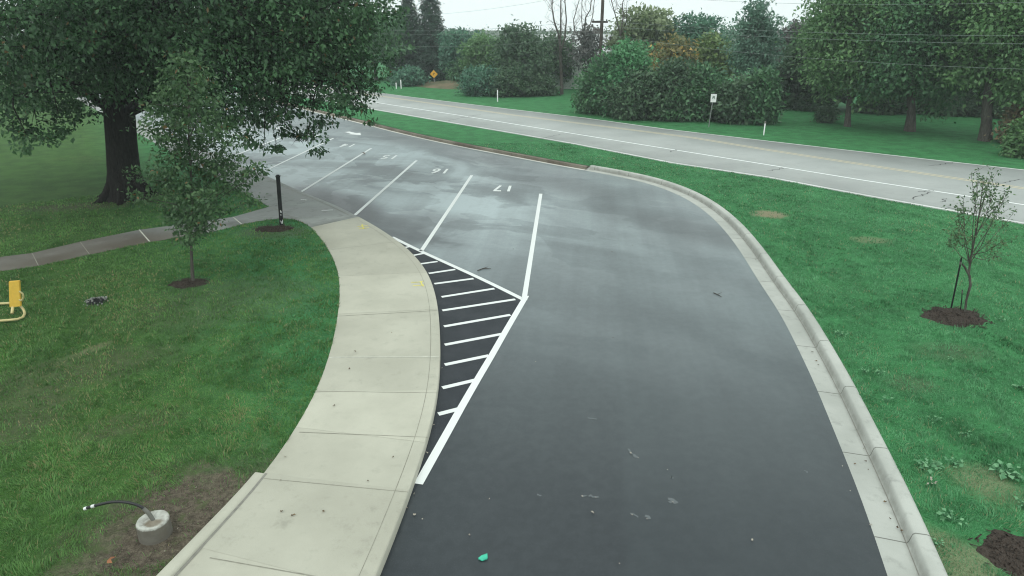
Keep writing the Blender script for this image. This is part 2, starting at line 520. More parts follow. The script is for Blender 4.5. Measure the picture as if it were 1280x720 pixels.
M = dict(
    lawn=mat_lawn(), asphalt=mat_asphalt(), patch=mat_patch(),
    white=mat_paint('white_paint', (.70, .725, .715), .6), yellow=mat_paint('faded_yellow_paint', (.55, .50, .36), .6),
    roadwhite=mat_paint('road_white_paint', (.72, .75, .74), .5),
    walk=mat_concrete('pale_concrete', (.385, .38, .315), (.46, .455, .38), .28),
    oldwalk=mat_oldwalk(),
    kerb=mat_concrete('kerb_concrete', (.35, .365, .335), (.45, .465, .43), .5, 1.72, foot_dark=(.30, .385, .42, .53)),
    oldkerb=mat_concrete('weathered_kerb_concrete', (.12, .10, .078), (.25, .225, .18), .6, 3.0),
    lip=mat_concrete('pale_gutter_concrete', (.5, .5, .45), (.62, .62, .57), .2),
    road=mat_concrete('road_concrete', (.305, .325, .315), (.37, .393, .38), .22, None, .8, .5),
    roadedge=mat_concrete('road_edge_concrete', (.5, .52, .5), (.6, .62, .6), .2),
    joint=mat_plain('joint_dirt', (.28, .275, .225)), foot_dark=mat_plain('kerb_foot_dark', (.24, .235, .205)), jointpale=mat_plain('pale_joint_filler', (.62, .63, .55)),
    crack=mat_plain('crack_tar', (.055, .055, .055)),
    mulch=mat_mulch(),
    oakbark=mat_bark('oak_bark', (.012, .011, .010), (.030, .027, .025)),
    bark=mat_bark('grey_bark', (.06, .055, .048), (.13, .12, .105)),
    palebark=mat_bark('pale_bark', (.16, .15, .13), (.28, .27, .24)),
    oakleaf=mat_leaf('oak_leaf', (.018, .055, .024), (.10, .22, .095), (.20, .10, .05), .003, .36, .42),
    youngleaf=mat_leaf('young_tree_leaf', (.032, .085, .034), (.12, .215, .095), (.22, .14, .06), .012, .36),
    grass_r=mat_leaf('grass_blade_bright', (0.025, 0.119, 0.037), (0.172, 0.472, 0.225), (.36, .36, .20), .02, .4, .4),
    grass_l=mat_leaf('grass_blade_dull', (0.037, 0.106, 0.024), (0.178, 0.370, 0.107), (.36, .31, .16), .05, .4, .4),
    weed=mat_leaf('weed_leaf', (.09, .26, .12), (.20, .42, .22), None, 0, .25),
    deadleaf=mat_leaf('dead_leaf', (.055, .035, .02), (.17, .12, .07), None, 0, .1, .8),
    paleleaf=mat_leaf('pale_dead_leaf', (.30, .26, .22), (.48, .45, .38), None, 0, .1, .8),
    black=mat_plain('black_paint', (.012, .013, .014), .5), steel=mat_plain('galvanised_steel', (.30, .31, .31), .45, .5, .6),
    signwhite=mat_plain('sign_white', (.78, .80, .79), .5, .3, 0, .08), signgrey=mat_plain('sign_grey', (.25, .29, .27)),
    signyellow=mat_plain('sign_yellow', (.78, .42, .045), .5, .3, 0, .08),
    toyyellow=mat_plain('yellow_plastic', (.78, .50, .08), .5, .4, 0, .12), toytube=mat_plain('yellow_tube_paint', (.58, .50, .24), .5, .4, 0, .25),
    cable=mat_plain('black_cable', (.012, .013, .015), .45, .5), sheath=mat_plain('grey_conduit', (.17, .17, .15)),
    tape=mat_plain('white_tape', (.75, .78, .76)), teal=mat_plain('teal_plastic', (.05, .50, .33), .4, .4),
    wire=mat_plain('aluminium_wire', (.20, .245, .225), .5, .4, 0, .2), pole=mat_bark('pole_timber', (.05, .045, .04), (.10, .09, .08)),
    wall=mat_plain('pale_siding', (.62, .64, .62), .8), roof=mat_plain('pale_roof', (.52, .55, .55), .8), glass=mat_plain('window_glass', (.03, .035, .04), .15, .6),
)

# =================================================================== SETTING
# ---- paths on the parking lot -------------------------------------------------
E_px = [(1110, 720), (1075, 615), (1043, 540), (1022, 485), (995, 430), (975, 390), (952, 357), (925, 313), (900, 281),
        (875, 259), (850, 244), (815, 230.5), (780, 222), (740, 214.5), (700, 207.5), (640, 196), (560, 180.5), (500, 167), (441, 152), (367, 134)]
E0 = [P(x, y, .022) for x, y in E_px]
E0 = [E0[0] + (E0[0] - E0[1]).normalized() * d for d in (14, 9, 4.5)] + E0
E0 = E0 + [E0[-1] + (E0[-1] - E0[-2]).normalized() * d for d in (15, 35)]
EDGE = smooth_path(catmull(E0, .35), 8)
iK = min(range(len(EDGE)), key=lambda i: (EDGE[i] - P(735, 213.5, .022)).length)
NEWK, OLDK = EDGE[:iK + 1], EDGE[iK:]

SW_px = [(467, 722), (490, 668), (512, 608), (531, 555), (545, 500), (549.5, 450), (549, 410), (545, 372), (534, 340), (516, 317), (497, 301),
         (475, 286), (443, 268), (415, 254.5), (375, 238.5), (335, 220.5)]
S0 = [P(x, y, .15) for x, y in SW_px]
far_d = AISLE
S0 = [S0[0] + (S0[0] - S0[1]).normalized() * d for d in (14, 8, 3)] + S0
S_far = [S0[-1] + far_d * d for d in (8, 20, 42)]
KERBL = smooth_path(catmull(S0, .3), 6) + S_far          # road side edge of the walk, near to far

# asphalt sheet and hole for it in the lawn
left_in = offset(KERBL, -.06)
asphalt_loop = [p.copy() for p in EDGE] + [p.copy() for p in reversed(left_in)]
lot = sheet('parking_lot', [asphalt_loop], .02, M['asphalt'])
tag(lot, kind='structure')
hole_r = offset(EDGE, .47); hole_l = offset(KERBL, -.3)
hole = hole_r + list(reversed(hole_l))
big = [(-420, -60), (420, -60), (420, 520), (-420, 520)]
lawn = sheet('lawn', [big, hole], LAWN_Z, M['lawn'])
tag(lawn, kind='structure')
bed = sheet('ground', [[(-425, -65), (425, -65), (425, 525), (-425, 525)]], -.6, mat_plain('subsoil', (.08, .06, .04)))
tag(bed, kind='structure')

# ---- kerbs --------------------------------------------------------------------
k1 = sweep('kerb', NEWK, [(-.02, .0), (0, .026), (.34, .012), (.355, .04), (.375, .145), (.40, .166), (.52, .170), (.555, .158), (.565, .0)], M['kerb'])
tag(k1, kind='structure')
ribbon('dark_line', offset(NEWK, .33), .010, .018, M['foot_dark'], k1)  # thin dark ribbon along the gutter crease
k2 = sweep('kerb', OLDK, [(-.02, .0), (0, .030), (.13, .026)], M['lip'])
tag(k2, kind='structure')
k3 = sweep('kerb', OLDK, [(.13, .0), (.14, .13), (.165, .158), (.29, .16), (.31, .15), (.315, .0)], M['oldkerb'])
tag(k3, kind='structure')

# ---- sidewalk -------------------------------------------------------------------
SL_px = [(215, 720), (270, 660), (330, 594), (362, 548), (395, 490), (414, 437), (423, 392), (425, 352), (419, 327), (408, 306), (398, 293), (389, 284)]
L0 = [P(x, y, .15) for x, y in SL_px]
L0 = [L0[0] + (L0[0] - L0[1]).normalized() * d for d in (14, 8, 3)] + L0
SLEFT = smooth_path(catmull(L0, .3), 4)
iB = min(range(len(KERBL)), key=lambda i: (KERBL[i] - P(441, 273, .15)).length)
walk_loop = [p.copy() for p in KERBL[:iB + 1]] + [p.copy() for p in reversed(SLEFT)]
walk = sheet('sidewalk', [walk_loop], .15, M['walk'], None, .16, .012)
tag(walk, kind='structure')
# older, damp concrete: kerb side walk and the path to the left
up_px = [(337, 258), (291, 271), (220, 281), (174, 287), (100, 302), (40, 316), (0, 321), (-90, 338), (-300, 378)]
lo_px = [(-330, 410), (-100, 362), (0, 338), (40, 333), (100, 320), (187, 302), (262, 289.5), (302, 280), (330, 274.5), (352, 272), (368, 273.5), (382, 279)]
tip = P(337, 258, .15)
oak_edge = [tip + (P(170, 165, .15) - tip).normalized() * d for d in (45, 30, 18, 8)]
old_loop = [KERBL[i] for i in range(iB, len(KERBL))] + oak_edge + [P(x, y, .15) for x, y in up_px] + \
           catmull([P(x, y, .15) for x, y in lo_px], .4) + [SLEFT[-1]]
oldwalk = sheet('path', [old_loop], .146, M['oldwalk'], None, .16, .012)
tag(oldwalk, kind='structure')

def strip(name, a, b, wdt, z, mat, parent, jit=0.0, n=8):
    pts = []
    for i in range(n + 1):
        t = i / n; p = a.lerp(b, t)
        if jit:
            d = (b - a).normalized(); p = p + Vector((d.y, -d.x, 0)) * random.uniform(-jit, jit)
        pts.append(p)
    return ribbon(name, pts, wdt, z, mat, parent)
for a, b, mt in [((262, 697), (455, 731), 'joint'), ((330, 598), (510, 615), 'joint'), ((374, 540), (535, 546.5), 'joint'),
                 ((396, 489), (547, 491), 'joint'), ((411, 446.5), (549, 446), 'jointpale'), ((424, 395), (547, 388), 'joint'),
                 ((425, 345), (535, 340), 'joint'), ((414, 312), (497, 302), 'joint'), ((392, 283), (443, 268.5), 'joint')]:
    strip('joint', P(*a, .154), P(*b, .154), .012 if mt == 'joint' else .025, .154, M[mt], walk)
def nearest(path, p): return min(range(len(path)), key=lambda i: (path[i] - p).length)
cuts = [((262, 697), (455, 731)), ((330, 598), (510, 615)), ((374, 540), (535, 546.5)), ((396, 489), (547, 491)), ((411, 446.5), (549, 446)), ((424, 395), (547, 388)), ((425, 345), (535, 340)), ((414, 312), (497, 302))]
cuts = [(nearest(SLEFT, P(*a, .15)), nearest(KERBL, P(*b, .15))) for a, b in cuts]
tones = [mat_concrete('pale_concrete_slab', tuple(x * k for x in (.385, .38, .315)), tuple(x * k for x in (.46, .455, .38)), st) for k, st in ((.93, .4), (1.05, .2), (.97, .32))]
for i, ((l0, k0), (l1, k1_)) in enumerate(zip(cuts[:-1], cuts[1:])):
    loop = [KERBL[q] for q in range(k0, k1_ + 1)] + [SLEFT[q] for q in range(l1, l0 - 1, -1)]
    if i in (0, 2, 3, 5, 6): sheet('slab', [loop], .1522, tones[(0, 0, 1, 2, 0, 1, 2)[i]], walk)
ink = offset(KERBL[3:iB], -.16)
ribbon('joint', ink, .008, .1545, M['joint'], walk)
for a, b, mt in [((174, 287), (187, 302), 'jointpale'), ((291, 271), (302, 280), 'jointpale'), ((337, 258), (382, 279), 'joint'),
                 ((100, 302), (112, 318), 'joint'), ((285, 228), (345, 226), 'joint'), ((40, 316), (48, 332), 'joint')]:
    strip('joint', P(*a, .150), P(*b, .150), .035 if mt == 'jointpale' else .02, .150, M[mt], oldwalk)
ribbon('joint', offset(KERBL[iB + 1:], -.17), .02, .1505, M['joint'], oldwalk)

# raised edge on the lawn side of the sidewalk, growing towards the camera
RE = [p for p in SLEFT if p.y < P(330, 594, .15).y + .2]
RE = list(reversed(RE))
V, F = [], []
nn = normals2(RE)
for i, (p, n) in enumerate(zip(RE, nn)):
    h = .152 + min(1, i / 12) * .10
    for off, z in ((-.02, .10), (-.018, h - .02), (0.0, h), (.12, h + .003), (.14, h - .02), (.145, .0)):
        q = p + n * off; V.append((q.x, q.y, z))
for i in range(len(RE) - 1):
    for j in range(5): F.append((i * 6 + j, i * 6 + j + 1, (i + 1) * 6 + j + 1, (i + 1) * 6 + j))
red = link('kerb', np_mesh('kerb', V, F), M['walk']); tag(red, kind='structure')
ribbon('dark_line', offset(RE, -.035), .035, .1545, M['foot_dark'], red)  # shade at the foot of the raised edge, painted as a ribbon

# ---- main road ------------------------------------------------------------------
rd = Vector((.653, -.757, 0))
far_px = [(505, 120), (640, 136.5), (730, 147), (832, 161), (960, 176), (1135, 196), (1280, 212)]
near_px = [(479, 139), (572, 155), (640, 166.5), (717, 180), (840, 204), (960, 222), (1077, 244), (1167, 260), (1280, 280)]
def road_line(px):
    L = [P(x, y, ROAD_Z) for x, y in px]
    return [L[0] - rd * 170] + [L[0] - rd * 40] + L + [L[-1] + rd * 12] + [L[-1] + rd * 60]
RF, RN = road_line(far_px), road_line(near_px)
road = sheet('road', [RN + list(reversed(RF))], ROAD_Z, M['road'], None, .15)
tag(road, kind='structure')
def rline(px): return road_line(px)
ribbon('edge_line', rline([(495, 132), (580, 145), (640, 154.7), (797, 180), (960, 206), (1077, 225), (1280, 256)]), .13, ROAD_Z + .004, M['roadwhite'], road)
yl = rline([(640, 143.7), (747, 157), (865, 172), (960, 187.5), (1110, 210.5), (1280, 235.5)])
ribbon('centre_line', offset(yl, -.12), .11, ROAD_Z + .004, M['yellow'], road)
ribbon('centre_line', offset(yl, .12), .11, ROAD_Z + .004, M['yellow'], road)
ribbon('road_edge', offset(RN, -.10), .16, ROAD_Z + .004, M['roadedge'], road)
ribbon('road_edge', offset(RF, .09), .14, ROAD_Z + .004, M['roadedge'], road)
for a, b in [((662, 176.5), (702, 168)), ((961, 214), (979, 210)), ((1140, 249), (1163, 240)), ((1150, 240), (1166, 238)),
             ((1162, 207), (1192, 203.5)), ((1245, 230), (1275, 224)), ((836, 190), (846, 187)), ((560, 151), (600, 143)), ((1178, 253), (1180, 248))]:
    pa, pb = P(*a, ROAD_Z), P(*b, ROAD_Z)
    strip('crack', pa, pb, .035, ROAD_Z + .0045, M['crack'], road, .09, 10)

# ---- parking lot markings (paint on the asphalt) -----------------------------------
ZL = .026
Bends = [P(655, 376), P(527, 314), P(443.5, 266), P(377, 238.5), P(346, 222)]
SD = (P(588, 220) - P(527, 314)).normalized()
for k in range(13):
    top = T1 + STEP * k
    if k == 0: bot = P(655, 376)
    elif k == 1: bot = P(526.5, 315)
    else:
        # meet the kerb line
        bot = None
        for a, b in zip(KERBL[:-1], KERBL[1:]):
            d1, d2 = (b - a), SD
            den = d1.x * d2.y - d1.y * d2.x
            if abs(den) < 1e-9: continue
            q = top - a
            s = (q.x * d2.y - q.y * d2.x) / den
            if 0 <= s <= 1:
                c = a + d1 * s
                if (c - top).dot(SD) < 0: bot = c + SD * .25
        if bot is None: continue
    strip('stall_line', Vector((bot.x, bot.y, 0)), Vector((top.x, top.y, 0)), .115, ZL, M['white'], lot)
fwd = P(655, 376)
ribbon('hatch_border', catmull([P(490, 297.3), P(527, 315.5), P(600, 349), fwd, P(657, 377)], .4), .12, ZL, M['white'], lot)
ribbon('hatch_border', catmull([P(658, 371), P(634, 412), P(614, 447), P(596, 477.5), P(577, 510.5), P(560, 541), P(523, 607)], .3), .125, ZL + .0015, M['white'], lot)
for a, b in [((506, 310.5), (514, 309)), ((516, 320.5), (529, 318)), ((526, 331), (547, 328)), ((536, 343), (569, 338)),
             ((543, 356), (592, 349.5)), ((552, 372.5), (618, 362)), ((553, 389.5), (644, 375.5)), ((555, 409.5), (638, 395)), ((556, 432.5), (627, 419)),
             ((556, 457.5), (611, 446)), ((553, 486.5), (595, 476.5)), ((548, 519.5), (575, 512.5))]:
    strip('hatch_line', P(*a), P(*b), .10, ZL + .0008, M['white'], lot)
# dark sheet under the hatching, a tree reflection painted as colour
pl = [P(490, 297.3), P(527, 315.5), P(600, 349), fwd, P(634, 412), P(596, 477.5), P(560, 541), P(523, 607), P(512, 625)]
near_k = min(range(len(KERBL)), key=lambda i: (KERBL[i] - P(505, 627, .15)).length)
far_k = min(range(len(KERBL)), key=lambda i: (KERBL[i] - P(492, 297, .15)).length)
pl2 = pl + [KERBL[i] for i in range(near_k, far_k + 1)]
sheet('reflection_patch', [pl2], .0235, M['patch'], lot)
# stall numbers, read from the aisle
def arc(cx, cy, rx, ry, a0, a1, n=12):
    return [(cx + rx * math.cos(R(a0 + (a1 - a0) * k / n)), cy + ry * math.sin(R(a0 + (a1 - a0) * k / n))) for k in range(n + 1)]
DIGIT = {   # strokes in a box 0..0.5 wide, 0..1 high
    '1': [[(.25, 0), (.25, 1)]],
    '7': [[(0, .93), (.5, .93)], [(.46, .93), (.16, 0)]],
    '6': [arc(.25, .29, .21, .24, 0, 360, 20), [(.05, .30), (.12, .62), (.25, .85), (.42, .97)]],
    '5': [[(.08, .93), (.46, .93)], [(.09, .93), (.07, .52)], arc(.22, .31, .22, .25, 120, -140, 16)],
    '4': [[(.36, 0), (.36, 1)], [(.36, .95), (.02, .32)], [(.0, .30), (.5, .30)]],
    '3': [arc(.2, .73, .22, .21, 150, -90, 12), arc(.2, .27, .24, .24, 90, -150, 14)],
    '2': [arc(.24, .74, .21, .21, 170, -30, 12), [(.43, .66), (.04, .06)], [(.02, .06), (.5, .06)]],
    '0': [arc(.25, .5, .20, .43, 0, 360, 24)],
}
def text_mesh(s, size):
    V, F = [], []; x0 = -.36 * len(s); z = 0
    for ch in s:
        for st in DIGIT[ch]:
            pts = [Vector(((x + x0) * size * 1.0, (y - .5) * size, 0)) for x, y in st]
            Lf, Rt = offset(pts, -.058), offset(pts, .058); o = len(V); n = len(pts)
            V += [(p.x, p.y, z) for p in Lf] + [(p.x, p.y, z) for p in Rt]
            F += [(o + k, o + n + k, o + n + k + 1, o + k + 1) for k in range(n - 1)]
            z += .0007
        x0 += .75
    return np_mesh('stall_number', V, F)
N17 = P(628, 236.3)
TANG = math.atan2(SD.y, SD.x) - R(90) + R(180)
for k in range(8):
    p = N17 + STEP * k
    o = link('stall_number', text_mesh(str(17 - k), .62), M['white'], lot)
    o.location = (p.x, p.y, ZL); o.rotation_euler = (0, 0, TANG); o.scale = (.88, 1.5, 1)
ap = P(442, 167.3); aa = math.atan2(-AISLE.y, -AISLE.x)
V = [(-.8, -.16), (0, -.16), (0, -.42), (.85, 0), (0, .42), (0, .16), (-.8, .16)]
V = [(ap.x + x * math.cos(aa) - y * math.sin(aa), ap.y + x * math.sin(aa) + y * math.cos(aa)) for x, y in V]
sheet('arrow', [V], ZL, M['white'], lot)
# pale scuffs on the driveway
SCF = mat_paint('pale_scuff', (.115, .13, .135), .8)
for a, b, wd in [((784, 563), (790, 569), .03), ((791, 570), (797, 573), .045), ((736, 622), (748, 622), .03), ((728, 622), (732, 623), .03), ((787, 644), (797, 649), .02), ((808, 646), (811, 651), .04),
                 ((839, 624), (843, 631), .06), ((836, 629), (845, 630), .035), ((672, 621), (676, 620), .02), ((838, 598), (841, 599), .03), ((735, 523), (746, 525), .03), ((1005, 590), (1008, 593), .02)]:
    strip('scuff_mark', P(*a), P(*b), wd, ZL - .002 + random.random() * .001, SCF, lot, .025, 5)
# yellow spray marks on the sidewalk
SP = mat_paint('yellow_spray_paint', (.66, .60, .16), .75)
for a, b in [((514, 353), (529, 352)), ((516, 357.5), (530, 356)), ((526, 351.5), (529, 358))]:
    strip('spray_mark', P(*a, .155), P(*b, .155), .035, .1555 + random.random() * .002, SP, walk, .012, 6)
for a, b in [((447, 283), (460, 282)), ((452, 280.5), (455, 286)), ((449, 286), (461, 284.5))]:
    strip('spray_mark', P(*a, .155), P(*b, .155), .05, .1555 + random.random() * .002, SP, walk, .02, 6)
for a, b in [((402, 263), (416, 262.5)), ((376, 249.5), (384, 250))]:
    strip('spray_mark', P(*a, .151), P(*b, .151), .06, .152, M['white'], oldwalk, .02, 6)

# ---- far bank and hills ---------------------------------------------------------------
def mound(name, c, rx, ry, h, mat, ang=0, n=28, kind='structure'):
    V, F = [], []
    for i in range(n + 1):
        for j in range(n + 1):
            u, v = i / n * 2 - 1, j / n * 2 - 1
            rr = math.hypot(u, v)
            z = h * max(0, 1 - rr ** 2) ** 1.3 * (1 + .25 * math.sin(5 * u + 3 * v))
            x, y = u * rx, v * ry
            V.append((c.x + x * math.cos(ang) - y * math.sin(ang), c.y + x * math.sin(ang) + y * math.cos(ang), LAWN_Z - .02 + z))
    for i in range(n):
        for j in range(n):
            a = i * (n + 1) + j; F.append((a, a + n + 1, a + n + 2, a + 1))
    return tag(link(name, np_mesh(name, V, F, True), mat), kind=kind)
mound('bank', P(552, 107, LAWN_Z), 5.5, 2.6, .45, mat_concrete('dry_earth', (.07, .085, .04), (.17, .135, .085), .5), R(-50))
hm = mat_concrete('hill_woods', (.035, .06, .035), (.06, .09, .05), .5)
mound('hills', Vector((-60, 370, 0)), 300, 60, 3.0, hm)
mound('hills', Vector((200, 330, 0)), 200, 60, 3.6, hm)

# ---- haze -----------------------------------------------------------------------------
def make_haze(dens):
    m = bpy.data.materials.new('haze'); m.use_nodes = True
    t = m.node_tree
    for n in list(t.nodes): t.nodes.remove(n)
    o = t.nodes.new('ShaderNodeOutputMaterial'); v = t.nodes.new('ShaderNodeVolumePrincipled')
    v.inputs['Color'].default_value = (.88, .97, .98, 1); v.inputs['Density'].default_value = dens
    t.links.new(v.outputs[0], o.inputs['Volume'])
    me = bm_mesh('haze', lambda bm: add_box(bm, Vector((0, 230, 15)), (860, 600, 34)))
    h = link('haze', me, m); h['kind'] = 'stuff'
    return h
make_haze(.0011)

# =================================================================== VEGETATION
def leaves_mesh(name, C, D, N, L, Wd, var):
    """C base points, D leaf direction, N leaf normal (unit), L length, Wd width"""
    S = np.cross(D, N); S /= np.linalg.norm(S, axis=1)[:, None] + 1e-9
    N2 = np.cross(S, D)
    L = L[:, None]; Wd = Wd[:, None]
    mid = C + D * L * .45
    v0 = C; v1 = mid + S * Wd * .5 + N2 * Wd * .15; v2 = C + D * L - N2 * L * .08; v3 = mid - S * Wd * .5 + N2 * Wd * .15
    V = np.stack([v0, v1, v2, v3], 1).reshape(-1, 3)
    n = len(C)
    F = np.arange(n * 4).reshape(n, 4)
    return np_mesh(name, V, F, False, {'var': var})
def unit(a): return a / (np.linalg.norm(a, axis=1)[:, None] + 1e-9)

def foliage(name, lobes, n, size, mat, parent, flat=.75, droop=.25, per=26, spread=.34, shell=.5, aspect=.55, seed=1, outward=.6, flatc=.55):
    """lobes: list of (x,y,z,r) or (x,y,z,rx,ry,rz) in local coordinates"""
    g = np.random.default_rng(seed)
    Lb = np.array([(l if len(l) == 6 else (l[0], l[1], l[2], l[3], l[3], l[3] * flat)) for l in lobes], float)
    wgt = (Lb[:, 3] * Lb[:, 4] * Lb[:, 5]) ** (2 / 3)
    nc = max(4, n // per)
    idx = g.choice(len(Lb), nc, p=wgt / wgt.sum())
    d = unit(g.normal(size=(nc, 3)))
    rr = shell + (1.04 - shell) * g.random(nc) ** .7
    cc = Lb[idx, :3] + d * rr[:, None] * Lb[idx, 3:6]
    csz = (.65 + .8 * g.random(nc)) * spread * np.clip(Lb[idx, 3:6].mean(1), .25, 2.2) ** .6
    cvar = g.random(nc)
    k = g.integers(max(4, per // 2), int(per * 1.5), nc)
    ci = np.repeat(np.arange(nc), k)
    m = len(ci)
    off = g.normal(size=(m, 3)) * csz[ci][:, None] * np.array([1, 1, flatc])
    C = cc[ci] + off
    ctr = Lb[idx, :3][ci]
    out = unit(C - ctr)
    D = unit(out * outward + g.normal(size=(m, 3)) * .7 + np.array([0, 0, -droop]))
    N = unit(np.array([0, 0, .9]) + out * .5 + g.normal(size=(m, 3)) * .55)
    L = size * (.6 + .8 * g.random(m)); W = L * aspect * (.75 + .5 * g.random(m))
    var = np.clip(.68 * cvar[ci] + .32 * g.random(m), 0, 1)
    rare = g.random(m) < .012
    var = np.where(rare, .999, var * .96)
    me = leaves_mesh(name, C, D, N, L, W, var)
    return link(name, me, mat, parent), cc, idx, Lb

def trunk_tubes(h, r0, lobes, lean=(0, 0), flare=1.5, twig=None, r_end=None, sides=10, seed=3, split=.45, limb_r=.35, wig=.04):
    g = random.Random(seed)
    T = Tubes()
    pts, rad = [], []
    n = 9
    for i in range(n + 1):
        t = i / n
        pts.append(Vector((lean[0] * t + g.uniform(-1, 1) * wig * (i > 0), lean[1] * t + g.uniform(-1, 1) * wig * (i > 0), h * t)))
        rad.append((r0 * (1 - .72 * t) if r_end is None else r0 + (r_end - r0) * t) * (1 + (flare - 1) * max(0, 1 - t * 9)))
    T.add([Vector((0, 0, -.15))] + [Vector((0, 0, 0))] + pts[1:], [rad[0] * 1.15] + rad[:1] + rad[1:], sides)
    tips = []
    for l in lobes:
        c = Vector(l[:3]); r = l[3]
        hz = max(h * .12, min(h * .96, c.z - math.hypot(c.x, c.y) * split))
        t = hz / h
        a = Vector((lean[0] * t, lean[1] * t, hz))
        rl = max(.012, r0 * (1 - .72 * t) * limb_r)
        m1 = a.lerp(c, .5) + Vector((g.uniform(-.1, .1) * r, g.uniform(-.1, .1) * r, g.uniform(-.05, .2) * r))
        T.add([a, a.lerp(m1, .5) + Vector((0, 0, .03 * r)), m1, m1.lerp(c, .6), c], [rl, rl * .85, rl * .65, rl * .45, rl * .25], 6)
        if twig:
            for _ in range(twig):
                d = Vector((g.gauss(0, 1), g.gauss(0, 1), g.gauss(.3, .7))).normalized() * r * g.uniform(.6, .95)
                s = m1.lerp(c, g.uniform(.2, 1))
                e = c + d
                T.add([s, s.lerp(e, .5) + Vector((g.uniform(-.1, .1) * r, g.uniform(-.1, .1) * r, .08 * r)), e], [rl * .3, rl * .2, rl * .07], 4)
    return T

def dome_lobes(r, zc, rz, n, seed, rl=.45, low=-.6):
    """lobes filling an ellipsoid crown of radius r, centre height zc"""
    g = random.Random(seed); out = [(0, 0, zc, r * .62, r * .62, rz * .62)]
    ga = math.pi * (3 - math.sqrt(5))
    for i in range(n):
        z = low + (1.0 - low) * (i + .5) / n
        z = max(-.95, min(.95, z)); rad = math.sqrt(1 - z * z)
        th = i * ga + g.uniform(-.4, .4)
        f = g.uniform(.55, .80)
        lr = rl * g.uniform(.7, 1.2)
        out.append((math.cos(th) * rad * r * f, math.sin(th) * rad * r * f, zc + z * rz * f * 1.05, r * lr, r * lr, rz * lr * .9))
    return out

def tree(name, base, label, cat, height, r, zlow, n, size, leaf, bark, r0, group=None, nl=12, seed=1, trunk_h=None, twig=3, rl=.45, shell=.5, spread=.34, flare=1.4, lean=(0, 0), per=26, lobes=None, low=-.6):
    root = thing(name, base, label, cat, group)
    zc = (height + zlow) / 2; rz = (height - zlow) / 2
    lb = lobes or dome_lobes(r, zc, rz, nl, seed, rl, low)
    th = trunk_h or (zlow + (height - zlow) * .75)
    T = trunk_tubes(th, r0, lb[1:] if len(lb) > 2 else lb, lean, flare, twig, seed=seed)
    link('trunk', T.mesh('trunk'), bark, root)
    foliage('crown', lb, n, size, leaf, root, seed=seed, shell=shell, spread=spread, per=per)
    return root
def bush(name, base, label, cat, height, r, n, size, leaf, group=None, nl=9, seed=1, ry=None):
    root = thing(name, base, label, cat, group)
    ry = ry or r
    g = random.Random(seed)
    lb = []
    ga = math.pi * (3 - math.sqrt(5))
    lb.append((0, 0, height * .42, r * .7, ry * .7, height * .45))
    for i in range(nl):
        th = i * ga; f = math.sqrt((i + .6) / nl) * .68
        h = height * (g.uniform(.22, .42) if f > .45 else g.uniform(.4, .72))
        lr = g.uniform(.32, .5)
        lb.append((math.cos(th) * r * f, math.sin(th) * ry * f, h, r * lr, ry * lr, min(height * .33, h * .98)))
    T = Tubes()
    for l in lb:
        a = Vector((l[0] * .25, l[1] * .25, -.1)); c = Vector(l[:3])
        T.add([a, a.lerp(c, .5) + Vector((0, 0, .1)), c], [.05, .035, .015], 5)
    link('stem', T.mesh('stem'), M['bark'], root)
    foliage('foliage', lb, n, size, leaf, root, seed=seed, shell=.55, spread=.3, droop=.1)
    return root

# ---- the big oak -------------------------------------------------------------------
oak_b = P(160, 247, LAWN_Z)
oak = thing('oak_tree', oak_b, 'massive dark oak tree with flared black trunk on the left lawn', 'tree')
def rel(px, py, Y, b=oak_b): return at(px, py, Y) - b
oY = oak_b.y
spec = [  # px, py, depth offset, radius
    (20, 120, -2.5, 1.5), (45, 150, -3, .95), (-40, 80, -1, 2.2), (95, 110, -1.0, 1.5), (60, 60, -3, 2.0), (110, 40, -3.5, 1.8), (150, 70, -1.5, 1.7), (35, 172, -4.0, .55), (75, 150, -3.5, .7),
    (190, 40, -3, 1.9), (210, 95, 1.0, 1.6), (240, 45, -2.5, 2.0), (290, 60, -3, 2.0), (330, 40, -2.5, 2.0), (300, 100, -2, 1.4), (350, 100, -2.5, 1.4),
    (390, 50, -2.5, 1.9), (425, 40, -2, 1.6), (452, 30, -1.5, 1.2), (462, 72, -1.5, .95), (430, 90, -2, 1.15), (405, 100, -2.5, 1.2),
    (340, 135, -2.8, .9), (375, 140, -3, .75), (385, 168, -3.2, .38), (392, 182, -3.2, .2), (355, 160, -3, .45), (345, 182, -3, .28), (372, 176, -3.1, .25), (330, 192, -2.8, .2), (440, 118, -2.2, .75), (452, 136, -2.3, .42), (458, 150, -2.3, .22), (470, 112, -2, .4), (425, 105, -2, .9), (320, 165, -2.6, .5), (300, 140, -2.4, .7),
    (100, 10, -3, 2.2), (200, -10, -3, 2.3), (300, -10, -3, 2.3), (390, -10, -2.5, 2.0), (445, -6, -1.5, 1.3), (20, 10, -3, 2.4), (240, 0, 3, 2.6), (120, 60, 3, 2.5), (330, 30, 3, 2.4), (20, 50, 3.5, 2.5),
    (265, 130, .5, .9), (40, 110, 2, 1.4), (425, 0, 2, 1.7), (240, 110, -1, 1.1), (215, 128, .2, .9), (285, 138, -.8, .85), (250, 138, .6, 1.0), (312, 140, -1.8, .75), (200, 112, -.6, 1.0), (270, 90, -.5, 1.2), (190, 70, 1.5, 1.5), (130, 20, 0, 2), (165, 30, 3, 2.2)]
olobes = []
for px, py, dY, r in spec:
    c = rel(px, py, oY + dY); olobes.append((c.x, c.y, c.z, r, r, r * .75))
for i in range(26):                                   # the crown above the frame and behind
    th = i * 2.399; f = math.sqrt((i + .5) / 26)
    z = 15.5 - 6.5 * f ** 2 + random.uniform(-.6, .6)
    olobes.append((1.0 + math.cos(th) * 8.2 * f, math.sin(th) * 8.0 * f, z, 2.5, 2.5, 1.9))
